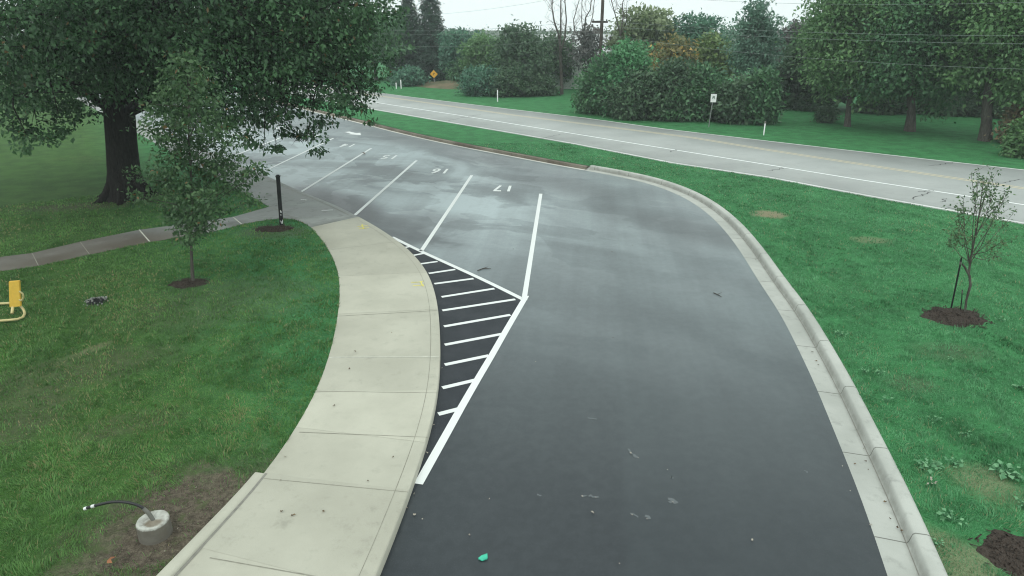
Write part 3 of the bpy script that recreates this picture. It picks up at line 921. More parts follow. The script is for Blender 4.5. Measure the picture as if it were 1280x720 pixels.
for i in range(12):
    th = i / 12 * 2 * math.pi
    if math.sin(th) > -.3: olobes.append((math.cos(th) * 6.5, math.sin(th) * 6.5, 5.6 + random.uniform(-.5, .8), 2.1, 2.1, 1.5))
T = Tubes()
ax_ = lambda z, px, py: (rel(px, py, oY).x, 0, z)
tp = [(0, 0, -.2), (0, 0, 0), (.0, 0, .35), ax_(.9, 157, 224), ax_(1.8, 154, 190), ax_(3, 152, 150), ax_(4.5, 150, 100), ax_(6.5, 150, 50), ax_(9, 155, 0), ax_(12, 165, -70)]
tr = [.86, .76, .60, .51, .47, .46, .48, .38, .27, .1]
T.add([Vector(p) for p in tp], tr, 16)
for k in range(7):                                    # root flares
    th = k * .93 + .3; d = Vector((math.cos(th), math.sin(th), 0))
    T.add([d * .35 + Vector((0, 0, .75)), d * .62 + Vector((0, 0, .28)), d * .85 + Vector((0, 0, .05)), d * 1.2 + Vector((0, 0, -.08))], [.12, .14, .11, .04], 7)
g_ = random.Random(5)
for l in olobes:
    c = Vector(l[:3]); hz = max(2.6, min(11, c.z - math.hypot(c.x, c.y) * .18))
    a = Vector((np.interp(hz, [p[2] for p in tp], [p[0] for p in tp]), 0, hz)); rl = (.05 + .012 * (c - a).length + .03 * l[3]) * (1 if l[3] > 1.25 else .38)
    if l[3] < 1.0:
        a = min((Vector(q[:3]) for q in olobes if q[3] >= 1.0), key=lambda v: (v - c).length); rl = .022 + .02 * l[3]
    m1 = a.lerp(c, .5) + Vector((g_.uniform(-.2, .2), g_.uniform(-.2, .2), g_.uniform(.0, .25))) * (1 if l[3] < 1 else 2.5)
    T.add([a, a.lerp(m1, .5) + Vector((0, 0, .2)), m1, m1.lerp(c, .6), c], [rl, rl * .8, rl * .55, rl * .35, rl * .12], 7)
    for _ in range(4):
        d = Vector((g_.gauss(0, 1), g_.gauss(0, 1), g_.gauss(0, .6))).normalized() * l[3] * .9
        s = m1.lerp(c, g_.uniform(.3, 1)); T.add([s, s.lerp(c + d, .5), c + d], [rl * .25, rl * .15, rl * .05], 4)
link('trunk', T.mesh('trunk'), M['oakbark'], oak)
foliage('crown', olobes, 205000, .125, M['oakleaf'], oak, seed=11, per=46, spread=.235, shell=.3, droop=.45, aspect=.55, flatc=.42)

# ---- young tree in front of it ------------------------------------------------------
yb = P(241, 352, LAWN_Z)
ys = [(240, 100, .62), (225, 130, .55), (258, 135, .6), (238, 165, .75), (205, 160, .5), (215, 195, .55), (262, 190, .75), (285, 160, .5), (275, 215, .6), (300, 225, .5), (235, 225, .75), (200, 225, .45), (250, 260, .6), (225, 260, .45), (275, 255, .5), (242, 280, .42), (238, 292, .28), (255, 283, .28), (225, 283, .3), (300, 205, .4), (190, 130, .4), (240, 78, .36), (232, 66, .2), (250, 112, .5)]
yl_ = []
g2 = random.Random(8)
for px, py, r in ys:
    c = at(px, py, yb.y + g2.uniform(-.7, .7)) - yb
    yl_.append((c.x * .9, c.y, c.z, r * .82, r * .82, r * .75))
for px, py, r in [(316, 214, .22), (328, 211, .16), (170, 220, .25), (168, 245, .16), (185, 248, .25), (312, 250, .2)]:
    c = at(px, py, yb.y - .2) - yb; yl_.append((c.x, c.y, c.z, r, r, r * .7))
yt = thing('young_tree', yb, 'slim young leafy tree standing in front of the massive oak trunk', 'tree')
T = trunk_tubes(5.0, .036, yl_, (at(240, 90, yb.y).x - yb.x, 0), 1.3, 4, .012, 8, 4, .55, .38, .03)
link('trunk', T.mesh('trunk'), M['bark'], yt)
foliage('crown', yl_, 9600, .095, M['youngleaf'], yt, seed=21, per=11, spread=.17, shell=.25, droop=.4)

# ---- sapling on the right lawn -------------------------------------------------------
sb = P(1199, 392, LAWN_Z)
sap = thing('sapling', sb, 'thin sparse staked sapling in a mulch ring on the right lawn', 'sapling')
def sr(px, py, dy=0): return at(px, py, sb.y + dy) - sb
T = Tubes()
T.add([sr(1206, 392), sr(1208, 375), sr(1213, 357), sr(1212, 345), sr(1206, 334), sr(1203, 330)], [.022, .022, .026, .024, .02, .018], 7)
T.add([sr(1211, 343), sr(1213, 325), sr(1219, 295), sr(1225, 262), sr(1228, 235), sr(1231, 222)], [.02, .018, .015, .011, .007, .003], 6)
ends = [(1214, 218, 0), (1240, 216, .2), (1247, 228, -.2), (1262, 236, .1), (1204, 248, .2), (1196, 262, -.3), (1252, 250, .3), (1190, 285, -.2), (1260, 275, .3), (1255, 300, -.4), (1185, 300, .4), (1248, 320, .3), (1236, 225, -.3), (1222, 228, .3), (1245, 265, -.5), (1205, 270, .5)]
gs = random.Random(2)
tw_pts = []
for (ex, ey, dy) in ends:
    t = gs.uniform(.05, .6); sx_, sy_ = 1211 + 14 * t, 335 - 75 * t
    a = sr(sx_, sy_); e = sr(ex, ey, dy); mid = a.lerp(e, .45) + Vector((gs.uniform(-.05, .05), gs.uniform(-.05, .05), -.08))
    T.add([a, mid, e], [.009, .007, .003], 5)
    for q in range(5):
        s = mid.lerp(e, gs.random()); d = Vector((gs.uniform(-.25, .25), gs.uniform(-.25, .25), gs.uniform(.02, .3)))
        T.add([s, s + d], [.004, .002], 4); tw_pts += [s + d * .6, s + d, s]
    tw_pts += [e, mid.lerp(e, .7), mid.lerp(e, .5), mid.lerp(e, .85)]
link('trunk', T.mesh('trunk'), M['bark'], sap)
gq = np.random.default_rng(4)
C = np.array([tuple(p) for p in tw_pts for _ in range(4)]) + gq.normal(size=(len(tw_pts) * 4, 3)) * .035
n = len(C)
D = unit(gq.normal(size=(n, 3))); Nn = unit(gq.normal(size=(n, 3)) + [0, 0, .8])
link('crown', leaves_mesh('crown', C, D, Nn, .062 * (.6 + .8 * gq.random(n)), .032 * np.ones(n), gq.random(n) * .97), mat_leaf('sapling_leaf', (.06, .12, .055), (.16, .25, .12)), sap)
for nm, a, b in [('leaning', (1189, 386), (1202, 322)), ('short', (1201, 390), (1203, 362))]:
    o = thing('tree_stake', P(*a, LAWN_Z), 'dark slender stake leaning beside the staked sapling' if nm == 'leaning' else 'short thin stake between the sapling trunk and the leaning stake', 'stake')
    T = Tubes(); e = at(*b, P(*a, LAWN_Z).y) - P(*a, LAWN_Z)
    T.add([Vector((0, 0, -.1)), e * .5, e * .98, e], [.016, .016, .016, .012] if nm == 'leaning' else [.009, .009, .009, .005], 6)
    link('shaft', T.mesh('shaft'), M['black'], o)
    c = e * .9
    T = Tubes(); T.add([c - e.normalized() * .03, c + e.normalized() * .03], [.021, .021] if nm == 'leaning' else [.013, .013], 8)
    link('tie', T.mesh('tie'), M['sheath'], o)

# ---- mulch -----------------------------------------------------------------------------
def mulch(c, rx, ry, h, seed, name='mulch'):
    g = random.Random(seed)
    V, F = [(c.x, c.y, LAWN_Z + h)], []
    n, rings = 36, 5
    ph = [g.uniform(0, 6) for _ in range(4)]
    for r in range(1, rings + 1):
        f = r / rings
        for k in range(n):
            th = 2 * math.pi * k / n
            e = 1 + .10 * math.sin(2 * th + ph[0]) + .07 * math.sin(5 * th + ph[1]) + .05 * math.sin(9 * th + ph[2])
            z = LAWN_Z + h * (1 - f ** 2) + (g.uniform(-.012, .02) if r < rings else -.01)
            V.append((c.x + math.cos(th) * rx * f * e, c.y + math.sin(th) * ry * f * e, z))
    Q = []
    for k in range(n): F.append((0, 1 + k, 1 + (k + 1) % n, 1 + (k + 1) % n))
    F3 = [(0, 1 + k, 1 + (k + 1) % n) for k in range(n)]
    for r in range(rings - 1):
        for k in range(n):
            a = 1 + r * n + k; b = 1 + r * n + (k + 1) % n
            F3 += [(a, a + n, b + n), (a, b + n, b)]
    # loose chips
    for _ in range(int(420 * rx * ry)):
        th = g.uniform(0, 6.283); f = math.sqrt(g.random()) * 1.08
        p = Vector((c.x + math.cos(th) * rx * f, c.y + math.sin(th) * ry * f, LAWN_Z + h * max(0, 1 - f * f) + .02))
        d = Vector((g.gauss(0, 1), g.gauss(0, 1), g.gauss(0, .5))).normalized() * g.uniform(.025, .06); s = Vector((d.y, -d.x, 0)).normalized() * .010
        o = len(V); V += [tuple(p - d - s), tuple(p + d - s), tuple(p + d + s), tuple(p - d + s)]
        F3 += [(o, o + 1, o + 2), (o, o + 2, o + 3)]
    ob = link(name, np_mesh(name, V, F3), M['mulch'])
    return tag(ob, kind='stuff')
mc = P(1192, 396, LAWN_Z); mulch(mc, .62, .55, .05, 1); BARE.append((mc.x, mc.y, .62, .55, 0, 2))
mc = P(1275, 694, LAWN_Z); mulch(mc, .46, .38, .05, 2); BARE.append((mc.x, mc.y, .46, .38, 0, 2))
mc = P(236, 354, LAWN_Z); mulch(mc, .42, .38, .03, 3); BARE.append((mc.x, mc.y, .42, .38, 0, 2))
mc = P(342, 286, LAWN_Z); mulch(mc, .55, .42, .03, 4); BARE.append((mc.x, mc.y, .55, .42, 0, 2))

# ---- grass ------------------------------------------------------------------------------
def in_poly(px, py, poly):
    x = np.array([p.x for p in poly]); y = np.array([p.y for p in poly])
    ins = np.zeros(len(px), bool); j = len(poly) - 1
    for i in range(len(poly)):
        c = ((y[i] > py) != (y[j] > py)) & (px < (x[j] - x[i]) * (py - y[i]) / (y[j] - y[i] + 1e-12) + x[i])
        ins ^= c; j = i
    return ins
kerb_block = offset(EDGE, .55) + list(reversed(KERBL))
re_out = offset(list(reversed(RE)), -.16)
walk_block = [p for p in KERBL[:iB + 1]] + list(reversed(SLEFT))
re_block = list(reversed(RE)) + list(reversed(re_out))
road_block = RN + list(reversed(RF))
def valnoise(x, y, s, seed):
    g = np.random.default_rng(seed); T_ = g.random((64, 64))
    u, v = x / s, y / s
    i, j = np.floor(u).astype(int), np.floor(v).astype(int); fu, fv = u - i, v - j
    fu = fu * fu * (3 - 2 * fu); fv = fv * fv * (3 - 2 * fv)
    a = T_[i % 64, j % 64]; b = T_[(i + 1) % 64, j % 64]; c = T_[i % 64, (j + 1) % 64]; d = T_[(i + 1) % 64, (j + 1) % 64]
    return (a * (1 - fu) + b * fu) * (1 - fv) + (c * (1 - fu) + d * fu) * fv
def grass(name, n, side, mat, seed, dmax=30.0):
    g = np.random.default_rng(seed)
    # more blades near the camera; uniform in angle, ~1/d in distance
    out = []
    d = 5.4 * (dmax / 5.4) ** (g.random(n * 3) ** .95)
    th = np.radians(g.uniform(-52, 52, n * 3))
    x, y = d * np.sin(th), d * np.cos(th)
    keep = ~in_poly(x, y, kerb_block) & ~in_poly(x, y, walk_block) & ~in_poly(x, y, old_loop) & ~in_poly(x, y, road_block) & ~in_poly(x, y, re_block)
    sd = np.where(in_side(x, y), 1, -1)
    keep &= sd == side
    bz = np.zeros(len(x))
    wob = valnoise(x, y, .35, seed + 5) - .5
    for (cx, cy, rx, ry, a, st) in BARE:
        dx, dy = x - cx, y - cy
        u = (dx * math.cos(a) + dy * math.sin(a)) / rx; v = (-dx * math.sin(a) + dy * math.cos(a)) / ry
        rr = np.sqrt(u * u + v * v) + (wob * .9 if st < 2 else wob * .25)
        bz = np.maximum(bz, st * np.clip((1.25 - rr) / .5, 0, 1))
    keep &= g.random(len(x)) > np.clip(bz, 0, 1) * .97
    dens = .5 + .5 * np.clip(valnoise(x, y, .22, seed + 1) * 1.6 - .2, 0, 1)
    keep &= g.random(len(x)) < dens
    x, y, d = x[keep][:n], y[keep][:n], d[keep][:n]
    m = len(x)
    big = valnoise(x, y, 1.3, seed + 2); sm = valnoise(x, y, .18, seed + 3); streak = valnoise(x + y * .3, y * .35, .5, seed + 4)
    h = (.020 + .036 * g.random(m)) * (.45 + 1.25 * sm)
    wd = .006 * np.maximum(1, d / 8.0) * (.7 + .6 * g.random(m))
    an = g.uniform(0, 6.283, m); lean = .35 + .8 * g.random(m)
    clang = valnoise(x, y, .3, seed + 6) * 12
    lx, ly = np.cos(clang) * .6 + np.cos(an) * .6, np.sin(clang) * .6 + np.sin(an) * .6
    px, py = -np.sin(an), np.cos(an)
    z0 = np.full(m, LAWN_Z - .005)
    B0 = np.stack([x - px * wd * .5, y - py * wd * .5, z0], 1); B1 = np.stack([x + px * wd * .5, y + py * wd * .5, z0], 1)
    mx_, my_ = x + lx * h * lean * .35, y + ly * h * lean * .35
    M0 = np.stack([mx_ - px * wd * .4, my_ - py * wd * .4, z0 + h * .62], 1); M1 = np.stack([mx_ + px * wd * .4, my_ + py * wd * .4, z0 + h * .62], 1)
    Tp = np.stack([x + lx * h * lean, y + ly * h * lean, z0 + h * (1 - .25 * np.clip(lean - .5, 0, 1))], 1)
    V = np.stack([B0, B1, M1, M0, Tp], 1).reshape(-1, 3)
    o = np.arange(m)[:, None] * 5
    F = np.concatenate([o + [0, 1, 2], o + [0, 2, 3], o + [3, 2, 4]], 1).reshape(-1, 3)
    fin = valnoise(x, y, .09, seed + 8)
    var = np.clip(1.35 * (.22 * g.random(m) + .28 * big + .22 * streak + .28 * fin) - .17, 0, .955)
    dead = g.random(m) < (.025 if side > 0 else .04) + (.75 if side < 0 else .3) * np.clip(valnoise(x, y, 2.1, seed + 9) * .6 + .4 * streak - .58, 0, 1)
    var = np.where(dead, .999, var)
    return tag(link(name, np_mesh(name, V, F, False, {'var': np.repeat(var, 3)}), mat), kind='stuff')
def in_side(x, y):
    """True on the right / far side of the lot"""
    # left of the asphalt's left edge: use the kerb path
    kx = np.array([p.x for p in KERBL]); ky = np.array([p.y for p in KERBL])
    o = np.argsort(ky); xi = np.interp(y, ky[o], kx[o])
    return x > xi
grass('grass', 430000, 1, M['grass_r'], 31, 34)
grass('grass', 400000, -1, M['grass_l'], 41, 27)

# ---- weeds in the right lawn -----------------------------------------------------------
WEEDS = [(1160, 585, .19, 'large'), (1192, 582, .14, 'mid'), (1256, 592, .24, 'large'), (1190, 652, .17, 'mid'), (1167, 528, .12, 'low'), (1108, 503, .11, 'low'),
         (1050, 419, .14, 'mid'), (1100, 468, .1, 'low'), (1250, 401, .12, 'low'), (1275, 485, .13, 'mid'), (1080, 466, .1, 'low'), (1165, 607, .10, 'white'),
         (1280, 634, .12, 'mid'), (1188, 452, .07, 'low'), (1205, 545, .11, 'low'), (1168, 680, .1, 'low')]
WL = ['broad leafed weed on the right lawn beside the concrete kerb, with a bushy rosette', 'small weed between the two larger broad leafed weeds of the right lawn',
      'largest spreading weed at the right edge, above the tan bare patch', 'flat leafed weed left of the bare patch near the dark mulch corner',
      'low weed in the right lawn above the pair of broad leafed weeds', 'low weed in the right lawn close to the curving kerb, midway down',
      'weed clump nearest the kerb bend, left of the sapling mulch ring', 'tiny weed clump just above the low kerb side weed',
      'pale weed just right of the sapling mulch ring', 'weed at the right picture edge, midway between sapling ring and largest weed',
      'tiny leftmost weed of the low pair by the kerb below the bend weed', 'whitish curled weed leaf lying just below the bushy rosette weed',
      'weed at the right picture edge just above the dark mulch corner', 'tiny weed directly below the sapling mulch ring',
      'low weed between the sapling ring and the small middle weed', 'lowest weed in the right lawn, beside the kerb end']
for i, (px, py, r, kd) in enumerate(WEEDS):
    c = P(px, py, LAWN_Z)
    t = thing('weed', c, WL[i], 'weed', 'broad leafed weeds in the right lawn')
    r *= .86; g = np.random.default_rng(60 + i)
    n = 34 if kd == 'large' else (22 if kd == 'mid' else 12)
    if kd == 'white': n = 7
    th = g.uniform(0, 6.28, n); rr = r * np.sqrt(g.random(n)) * .8
    C = np.stack([np.cos(th) * rr, np.sin(th) * rr, .03 + .05 * g.random(n)], 1)
    D = unit(np.stack([np.cos(th), np.sin(th), .1 + .3 * g.normal(size=n)], 1)); Nn = unit(g.normal(size=(n, 3)) * .4 + [0, 0, 1])
    L = r * (.28 + .25 * g.random(n))
    link('foliage', leaves_mesh('foliage', C, D, Nn, L, L * .8, g.random(n)), M['paleleaf'] if kd == 'white' else M['weed'], t)
    T = Tubes()
    for q in range(n): T.add([Vector((0, 0, -.03)), Vector(C[q]) * .6 + Vector((0, 0, .015)), Vector(C[q])], [.005, .004, .002], 4)
    link('stem', T.mesh('stem'), M['weed'], t)

# ---- background trees ----------------------------------------------------------------------
LF = dict(
    spruce=mat_leaf('spruce_needle', (0.023, 0.058, 0.039), (0.047, 0.101, 0.066), None, 0, .1, .7),
    dark=mat_leaf('dark_leaf', (0.049, 0.106, 0.058), (0.110, 0.199, 0.102)),
    deep=mat_leaf('deep_green_leaf', (0.047, 0.135, 0.064), (0.119, 0.270, 0.119)),
    mid=mat_leaf('mid_green_leaf', (0.078, 0.184, 0.071), (0.186, 0.343, 0.135)),
    bright=mat_leaf('bright_green_leaf', (0.058, 0.205, 0.088), (0.138, 0.371, 0.166)),
    yellow=mat_leaf('yellow_green_leaf', (.13, .19, .09), (.28, .35, .19)),
    lime=mat_leaf('lime_leaf', (.09, .17, .06), (.22, .32, .11)),
    orange=mat_leaf('turning_leaf', (0.095, 0.149, 0.061), (0.351, 0.284, 0.108), (0.675, 0.446, 0.135), .22),
    russet=mat_leaf('russet_leaf', (0.121, 0.149, 0.074), (0.365, 0.257, 0.162)),
    grey=mat_leaf('grey_dead_leaf', (0.078, 0.088, 0.082), (0.196, 0.196, 0.186)),
    airy=mat_leaf('silvery_green_leaf', (0.068, 0.155, 0.108), (0.189, 0.338, 0.243)),
    blue=mat_leaf('blue_green_leaf', (0.056, 0.152, 0.105), (0.126, 0.293, 0.183)),
)
def zat(py, Y): return at(640, py, Y).z
def size_at(px_x, ybase, ytop, hw):
    b = P(px_x, ybase, LAWN_Z)
    return b, zat(ytop, b.y) - LAWN_Z, hw * b.y / 897.0
SEED = [100]
def bgtree(name, x, yb, yt, hw, leaf, label, cat='tree', zlow=.12, n=7000, size=.30, r0=.18, bark='bark', nl=13, group=None, rl=.42, shell=.45, low=-.75, spread=.34, wx=None):
    SEED[0] += 1
    b, h, r = size_at(x, yb, yt, hw)
    return tree(name, b, label, cat, h, r, zlow * h if zlow < 1 else zlow, n, size, LF[leaf], M[bark], r0, group, nl, SEED[0], None, 2, rl, shell, spread, 1.3, low=low)
def bgbush(name, x, yb, yt, hw, leaf, label, cat='shrub', n=6000, size=.25, group=None, nl=10, ry=None):
    SEED[0] += 1
    b, h, r = size_at(x, yb, yt, hw)
    return bush(name, b, label, cat, h, r, n, size, LF[leaf], group, nl, SEED[0], ry)

def spruce(x, yb, yt, hw, label, seed, n=15000):
    b, h, r = size_at(x, yb, yt, hw)
    root = thing('spruce_tree', b, label, 'tree', 'spruces behind the warning sign')
    T = Tubes(); T.add([Vector((0, 0, -.1)), Vector((0, 0, h * .5)), Vector((0, 0, h * .99))], [.22, .13, .015], 8)
    g = np.random.default_rng(seed); gp = random.Random(seed)
    Cs, Ds, Ns, Ls = [], [], [], []
    nb = 150
    for i in range(nb):
        t = (i + .5) / nb; z = h * (.03 + .95 * t); rr = r * (1 - t) ** .8 * gp.uniform(.75, 1.12) + .12
        th = i * 2.399 + gp.uniform(-.3, .3)
        d = Vector((math.cos(th), math.sin(th), 0)); dz = -.22 * rr * (1 - t) + .12 * t
        e = Vector((0, 0, z)) + d * rr + Vector((0, 0, dz))
        mid = Vector((0, 0, z)) + d * rr * .5 + Vector((0, 0, dz * .3 - .05))
        T.add([Vector((0, 0, z)), mid, e], [.03, .02, .006], 4)
        k = max(10, int(n / nb * (1.7 * (1 - t) + .3)))
        s = g.random(k) ** .7
        ax = np.array(Vector((0, 0, z)))[None] * (1 - s)[:, None] + np.array(e)[None] * s[:, None]
        ax += g.normal(size=(k, 3)) * (.10 + .16 * rr * .3) * np.array([1, 1, .7])
        Cs.append(ax); sidev = np.array([-d.y, d.x, 0]) * g.choice([-1, 1], k)[:, None]
        Ds.append(unit(np.array(d)[None] * .7 + sidev * .6 + np.array([0, 0, -.45]) + g.normal(size=(k, 3)) * .3))
        Ns.append(unit(g.normal(size=(k, 3)) * .4 + [0, 0, 1])); Ls.append(.32 * (.6 + .7 * g.random(k)))
    link('trunk', T.mesh('trunk'), M['bark'], root)
    C = np.concatenate(Cs); L = np.concatenate(Ls)
    link('crown', leaves_mesh('crown', C, np.concatenate(Ds), np.concatenate(Ns), L, L * .35, g.random(len(C))), LF['spruce'], root)
spruce(514, 99, -10, 34, 'dark pointed spruce tree partly hidden by the oak crown', 1)
spruce(541, 100, -18, 38, 'taller dark spruce tree directly above the yellow warning sign', 2)

GA = 'trees along the far side of the main road'
bgtree('broadleaf_tree', 577, 104, 30, 26, 'blue', 'feathery blue green tree between the taller spruce and a pale tree', group=GA, zlow=.1)
bgtree('broadleaf_tree', 603, 107, 38, 27, 'mid', 'pale green tree between the feathery tree and a dark broad tree', group=GA, zlow=.1)
bgbush('shrub', 513, 107, 84, 24, 'blue', 'blue green shrub left of the yellow warning sign', group='shrubs across the road', n=4000)
bgbush('shrub', 576, 106, 76, 17, 'deep', 'deep green shrub right of the yellow warning sign', group='shrubs across the road', n=3500)
bgbush('shrub', 602, 119, 84, 28, 'blue', 'blue green shrub left of the thin white marker post', group='shrubs across the road', n=6500)
bgbush('shrub', 640, 120, 82, 32, 'dark', 'dark spreading shrub behind the thin white marker post', group='shrubs across the road', n=7500)
bgtree('broadleaf_tree', 650, 116, 35, 36, 'dark', 'broad dark grey green tree left of the bare forked tree', group=GA, zlow=.08, n=9000)
bgtree('broadleaf_tree', 690, 111, 44, 27, 'dark', 'dark rounded tree right behind the bare forked tree', group=GA, zlow=.2, n=7000)
bgbush('shrub', 676, 119, 94, 21, 'dark', 'low dark shrub left of the bare forked tree trunk', group='shrubs across the road', n=4500)

def bare_tree(x, yb, paths, label, r0=.16, leafn=0, seed=0):
    b = P(x, yb, LAWN_Z); root = thing('bare_tree', b, label, 'tree', 'bare trees across the road')
    g = random.Random(seed); T = Tubes(); pts = []
    for (pp, ra, rb_) in paths:
        n = len(pp)
        q = [at(px, py, b.y + g.uniform(-.25, .25) * i) - b for i, (px, py) in enumerate(pp)]
        T.add(q, [ra + (rb_ - ra) * i / (n - 1) for i in range(n)], 7)
        for i in range(len(q) - 1):
            for _ in range(4 if i > 0 or len(q) < 3 else 1):
                s = q[i].lerp(q[i + 1], g.random())
                if s.z < 2.5: continue
                d = Vector((g.gauss(0, .6), g.gauss(0, .6), g.uniform(.4, 1.3))) * g.uniform(.5, 1.1)
                e = s + d; T.add([s, s + d * .5 + Vector((g.uniform(-.1, .1), 0, -.08)), e], [max(.012, ra * .22), .014, .006], 4)
                for _ in range(3):
                    s2 = s.lerp(e, g.uniform(.3, 1)); T.add([s2, s2 + Vector((g.gauss(0, .3), g.gauss(0, .3), g.uniform(.15, .6)))], [.009, .004], 3)
    link('trunk', T.mesh('trunk'), M['bark'], root)
    return root, b
bare_tree(702, 118, [([(702, 120), (702, 100), (701, 80), (700, 60)], .17, .12), ([(701, 64), (698, 42), (693, 28), (690, 10), (691, -25)], .10, .03),
                     ([(700, 60), (701, 35), (701, 5), (703, -30)], .09, .03), ([(701, 62), (706, 48), (708, 25), (706, 0), (708, -25)], .08, .03)],
          'tall bare tree with forked grey limbs standing alone on the far grass', seed=1)
bare_tree(733, 114, [([(733, 114), (732, 80), (727, 50)], .13, .10), ([(727, 52), (718, 38), (717, 25), (724, 0), (728, -25)], .07, .02), ([(730, 55), (732, 22), (738, 12), (741, -25)], .08, .03),
                     ([(731, 60), (727, 25), (728, -20)], .05, .02), ([(732, 50), (741, 20), (745, -20)], .05, .02)], 'thin leafless tree with many upright stems left of the utility pole', seed=2)
bare_tree(774, 120, [([(774, 120), (773, 60), (776, 38)], .10, .07), ([(776, 42), (779, 20), (778, 5), (785, -20)], .06, .02), ([(776, 45), (769, 18), (764, 0), (763, -15)], .05, .02), ([(775, 48), (783, 25), (784, -5)], .04, .015)],
          'slender leafless tree right of the utility pole against the sky', r0=.1, seed=3)
bgtree('dead_tree', 733, 118, 28, 23, 'grey', 'greyish half dead tree with sparse dull leaves left of the utility pole', group=GA, zlow=.18, n=1700, size=.30, shell=.2)
bgtree('broadleaf_tree', 800, 117, 10, 46, 'yellow', 'pale yellow green tree rising behind the green shrub thicket', group=GA, zlow=.2, n=9000, size=.36)
bgtree('broadleaf_tree', 868, 121, 16, 34, 'blue', 'blue green tree above the orange tinted foliage of the thicket', group=GA, zlow=.2, n=8000)
bgtree('broadleaf_tree', 838, 130, 48, 32, 'orange', 'small tree with orange and yellow turning leaves inside the thicket', group=GA, zlow=.25, n=4600, size=.28)
bgtree('broadleaf_tree', 889, 128, 42, 22, 'lime', 'lime green tree between orange leaves and the tall narrow tree', group=GA, zlow=.25, n=5000, size=.3)
GS = 'shrubs of the roadside thicket'
bgbush('shrub', 748, 142, 72, 28, 'deep', 'deep green shrub at the left end of the roadside thicket', group=GS, n=8500)
bgbush('shrub', 780, 143, 48, 38, 'bright', 'tallest bright green layered shrub in the roadside thicket', group=GS, n=12000)
bgbush('shrub', 792, 148, 88, 32, 'dark', 'dark low shrub in front of the bright layered shrub', group=GS, n=8000)
bgbush('shrub', 832, 149, 72, 36, 'dark', 'dark shrub below the orange turning leaves in the thicket', group=GS, n=11000)
bgbush('shrub', 845, 149.5, 106, 32, 'deep', 'low deep green shrub left of the small white road sign', group=GS, n=8000)
bgbush('shrub', 878, 149, 82, 30, 'deep', 'deep green shrub directly behind the small white road sign', group=GS, n=9500)
bgbush('shrub', 918, 153, 94, 30, 'dark', 'dense dark shrub right of the small white road sign', group=GS, n=10000)
bgbush('shrub', 944, 154, 86, 25, 'deep', 'rounded green shrub at the right end of the thicket below the narrow tree', group=GS, n=9500)
bgtree('narrow_tree', 934, 140, -16, 33, 'airy', 'tall narrow airy tree at the right end of the roadside thicket', group=GA, zlow=.1, n=6800, size=.22, nl=22, rl=.30, shell=.4, spread=.3)
bgtree('broadleaf_tree', 985, 130, 26, 24, 'grey', 'greyish sparse tree filling the gap left of the large park trees', group=GA, zlow=.1, n=5200)
bgbush('shrub', 985, 134, 80, 24, 'dark', 'dark shrub in the shady gap left of the large park trees', group='shrubs across the road', n=6500)

GP = 'large trees on the right hand park lawn'
def park(x, yb, yt, hw, leaf, label, r0, n=24000, low_px=135, seed=0, lean=(0, 0)):
    b, h, r = size_at(x, yb, yt, hw)
    zl = zat(low_px, b.y) - LAWN_Z
    SEED[0] += 1
    q = at(x + 3, yb - 40, b.y) - b; lean = (q.x / q.z * (zl + (h - zl) * .75), 0)
    return tree('park_tree', b, label, 'tree', h, r, zl, int(n * 1.9), .21, LF[leaf], M['bark'], r0, GP, 26, SEED[0], None, 3, .33, .4, .34, 1.25, lean, low=-.95)
park(1059, 158, -75, 72, 'mid', 'large park tree with the slimmest trunk, nearest the round dark bush', .16, 22000, 137)
park(1137, 164, -95, 84, 'deep', 'large park tree with a thick grey trunk, between two other park trees', .25, 26000, 143)
park(1231, 176, -120, 92, 'mid', 'large park tree with a dark trunk next to the russet shrub', .27, 30000, 149)
GB = 'dark trees closing the view behind the park lawn'
for i, (x, yb, yt, hw, lf, lb) in enumerate([(1018, 136, 20, 45, 'dark', 'shaded tree behind the round dark bush of the park lawn'), (1095, 138, 10, 52, 'dark', 'shaded tree seen between slim trunk and thick trunk of the park trees'),
                                             (1180, 140, 0, 58, 'dark', 'shaded tree seen between thick trunk and dark trunk of the park trees'), (1268, 142, -10, 60, 'dark', 'shaded tree behind the russet shrub at the right edge')]):
    bgtree('broadleaf_tree', x, yb, yt, hw, lf, lb, group=GB, zlow=.02, n=11000, size=.42)
bgbush('shrub', 1032, 153, 132, 11, 'dark', 'small round dark bush alone on the park lawn', n=2600, size=.16)
bgbush('shrub', 1268, 180, 126, 21, 'russet', 'russet brown shrub beside the dark park tree trunk', n=3800, size=.2)
bgbush('shrub', 1277, 196, 142, 20, 'mid', 'green leafy shrub at the right picture edge in front of the russet one', n=5500, size=.2)
for (x, yb, yt, hw, lb_) in [(1010, 137, 112, 26, 'low shaded shrub behind the round dark bush on the park lawn'), (1105, 141, 116, 30, 'low shaded shrub between slim and thick park tree trunks, far back'),
                          (1182, 143, 116, 32, 'low shaded shrub between thick and dark park tree trunks, far back'), (1246, 146, 118, 30, 'low shaded shrub behind the dark park tree trunk')]:
    bgbush('shrub', x, yb, yt, hw, 'dark', lb_, group='shaded shrubs behind the park lawn', n=5000, size=.3)
# far left, mostly behind the oak
for i, (x, yb, yt, hw, lf, lb) in enumerate([(470, 100, 10, 40, 'deep', 'far green tree showing behind the right side of the oak crown'), (400, 92, 8, 45, 'dark', 'far dark tree across the road behind the middle of the oak crown'),
                                             (320, 86, 8, 45, 'mid', 'far tree across the road behind the left half of the oak crown')]):
    bgtree('broadleaf_tree', x, yb, yt, hw, lf, lb, group='far trees behind the oak', zlow=.08, n=6000, size=.5)
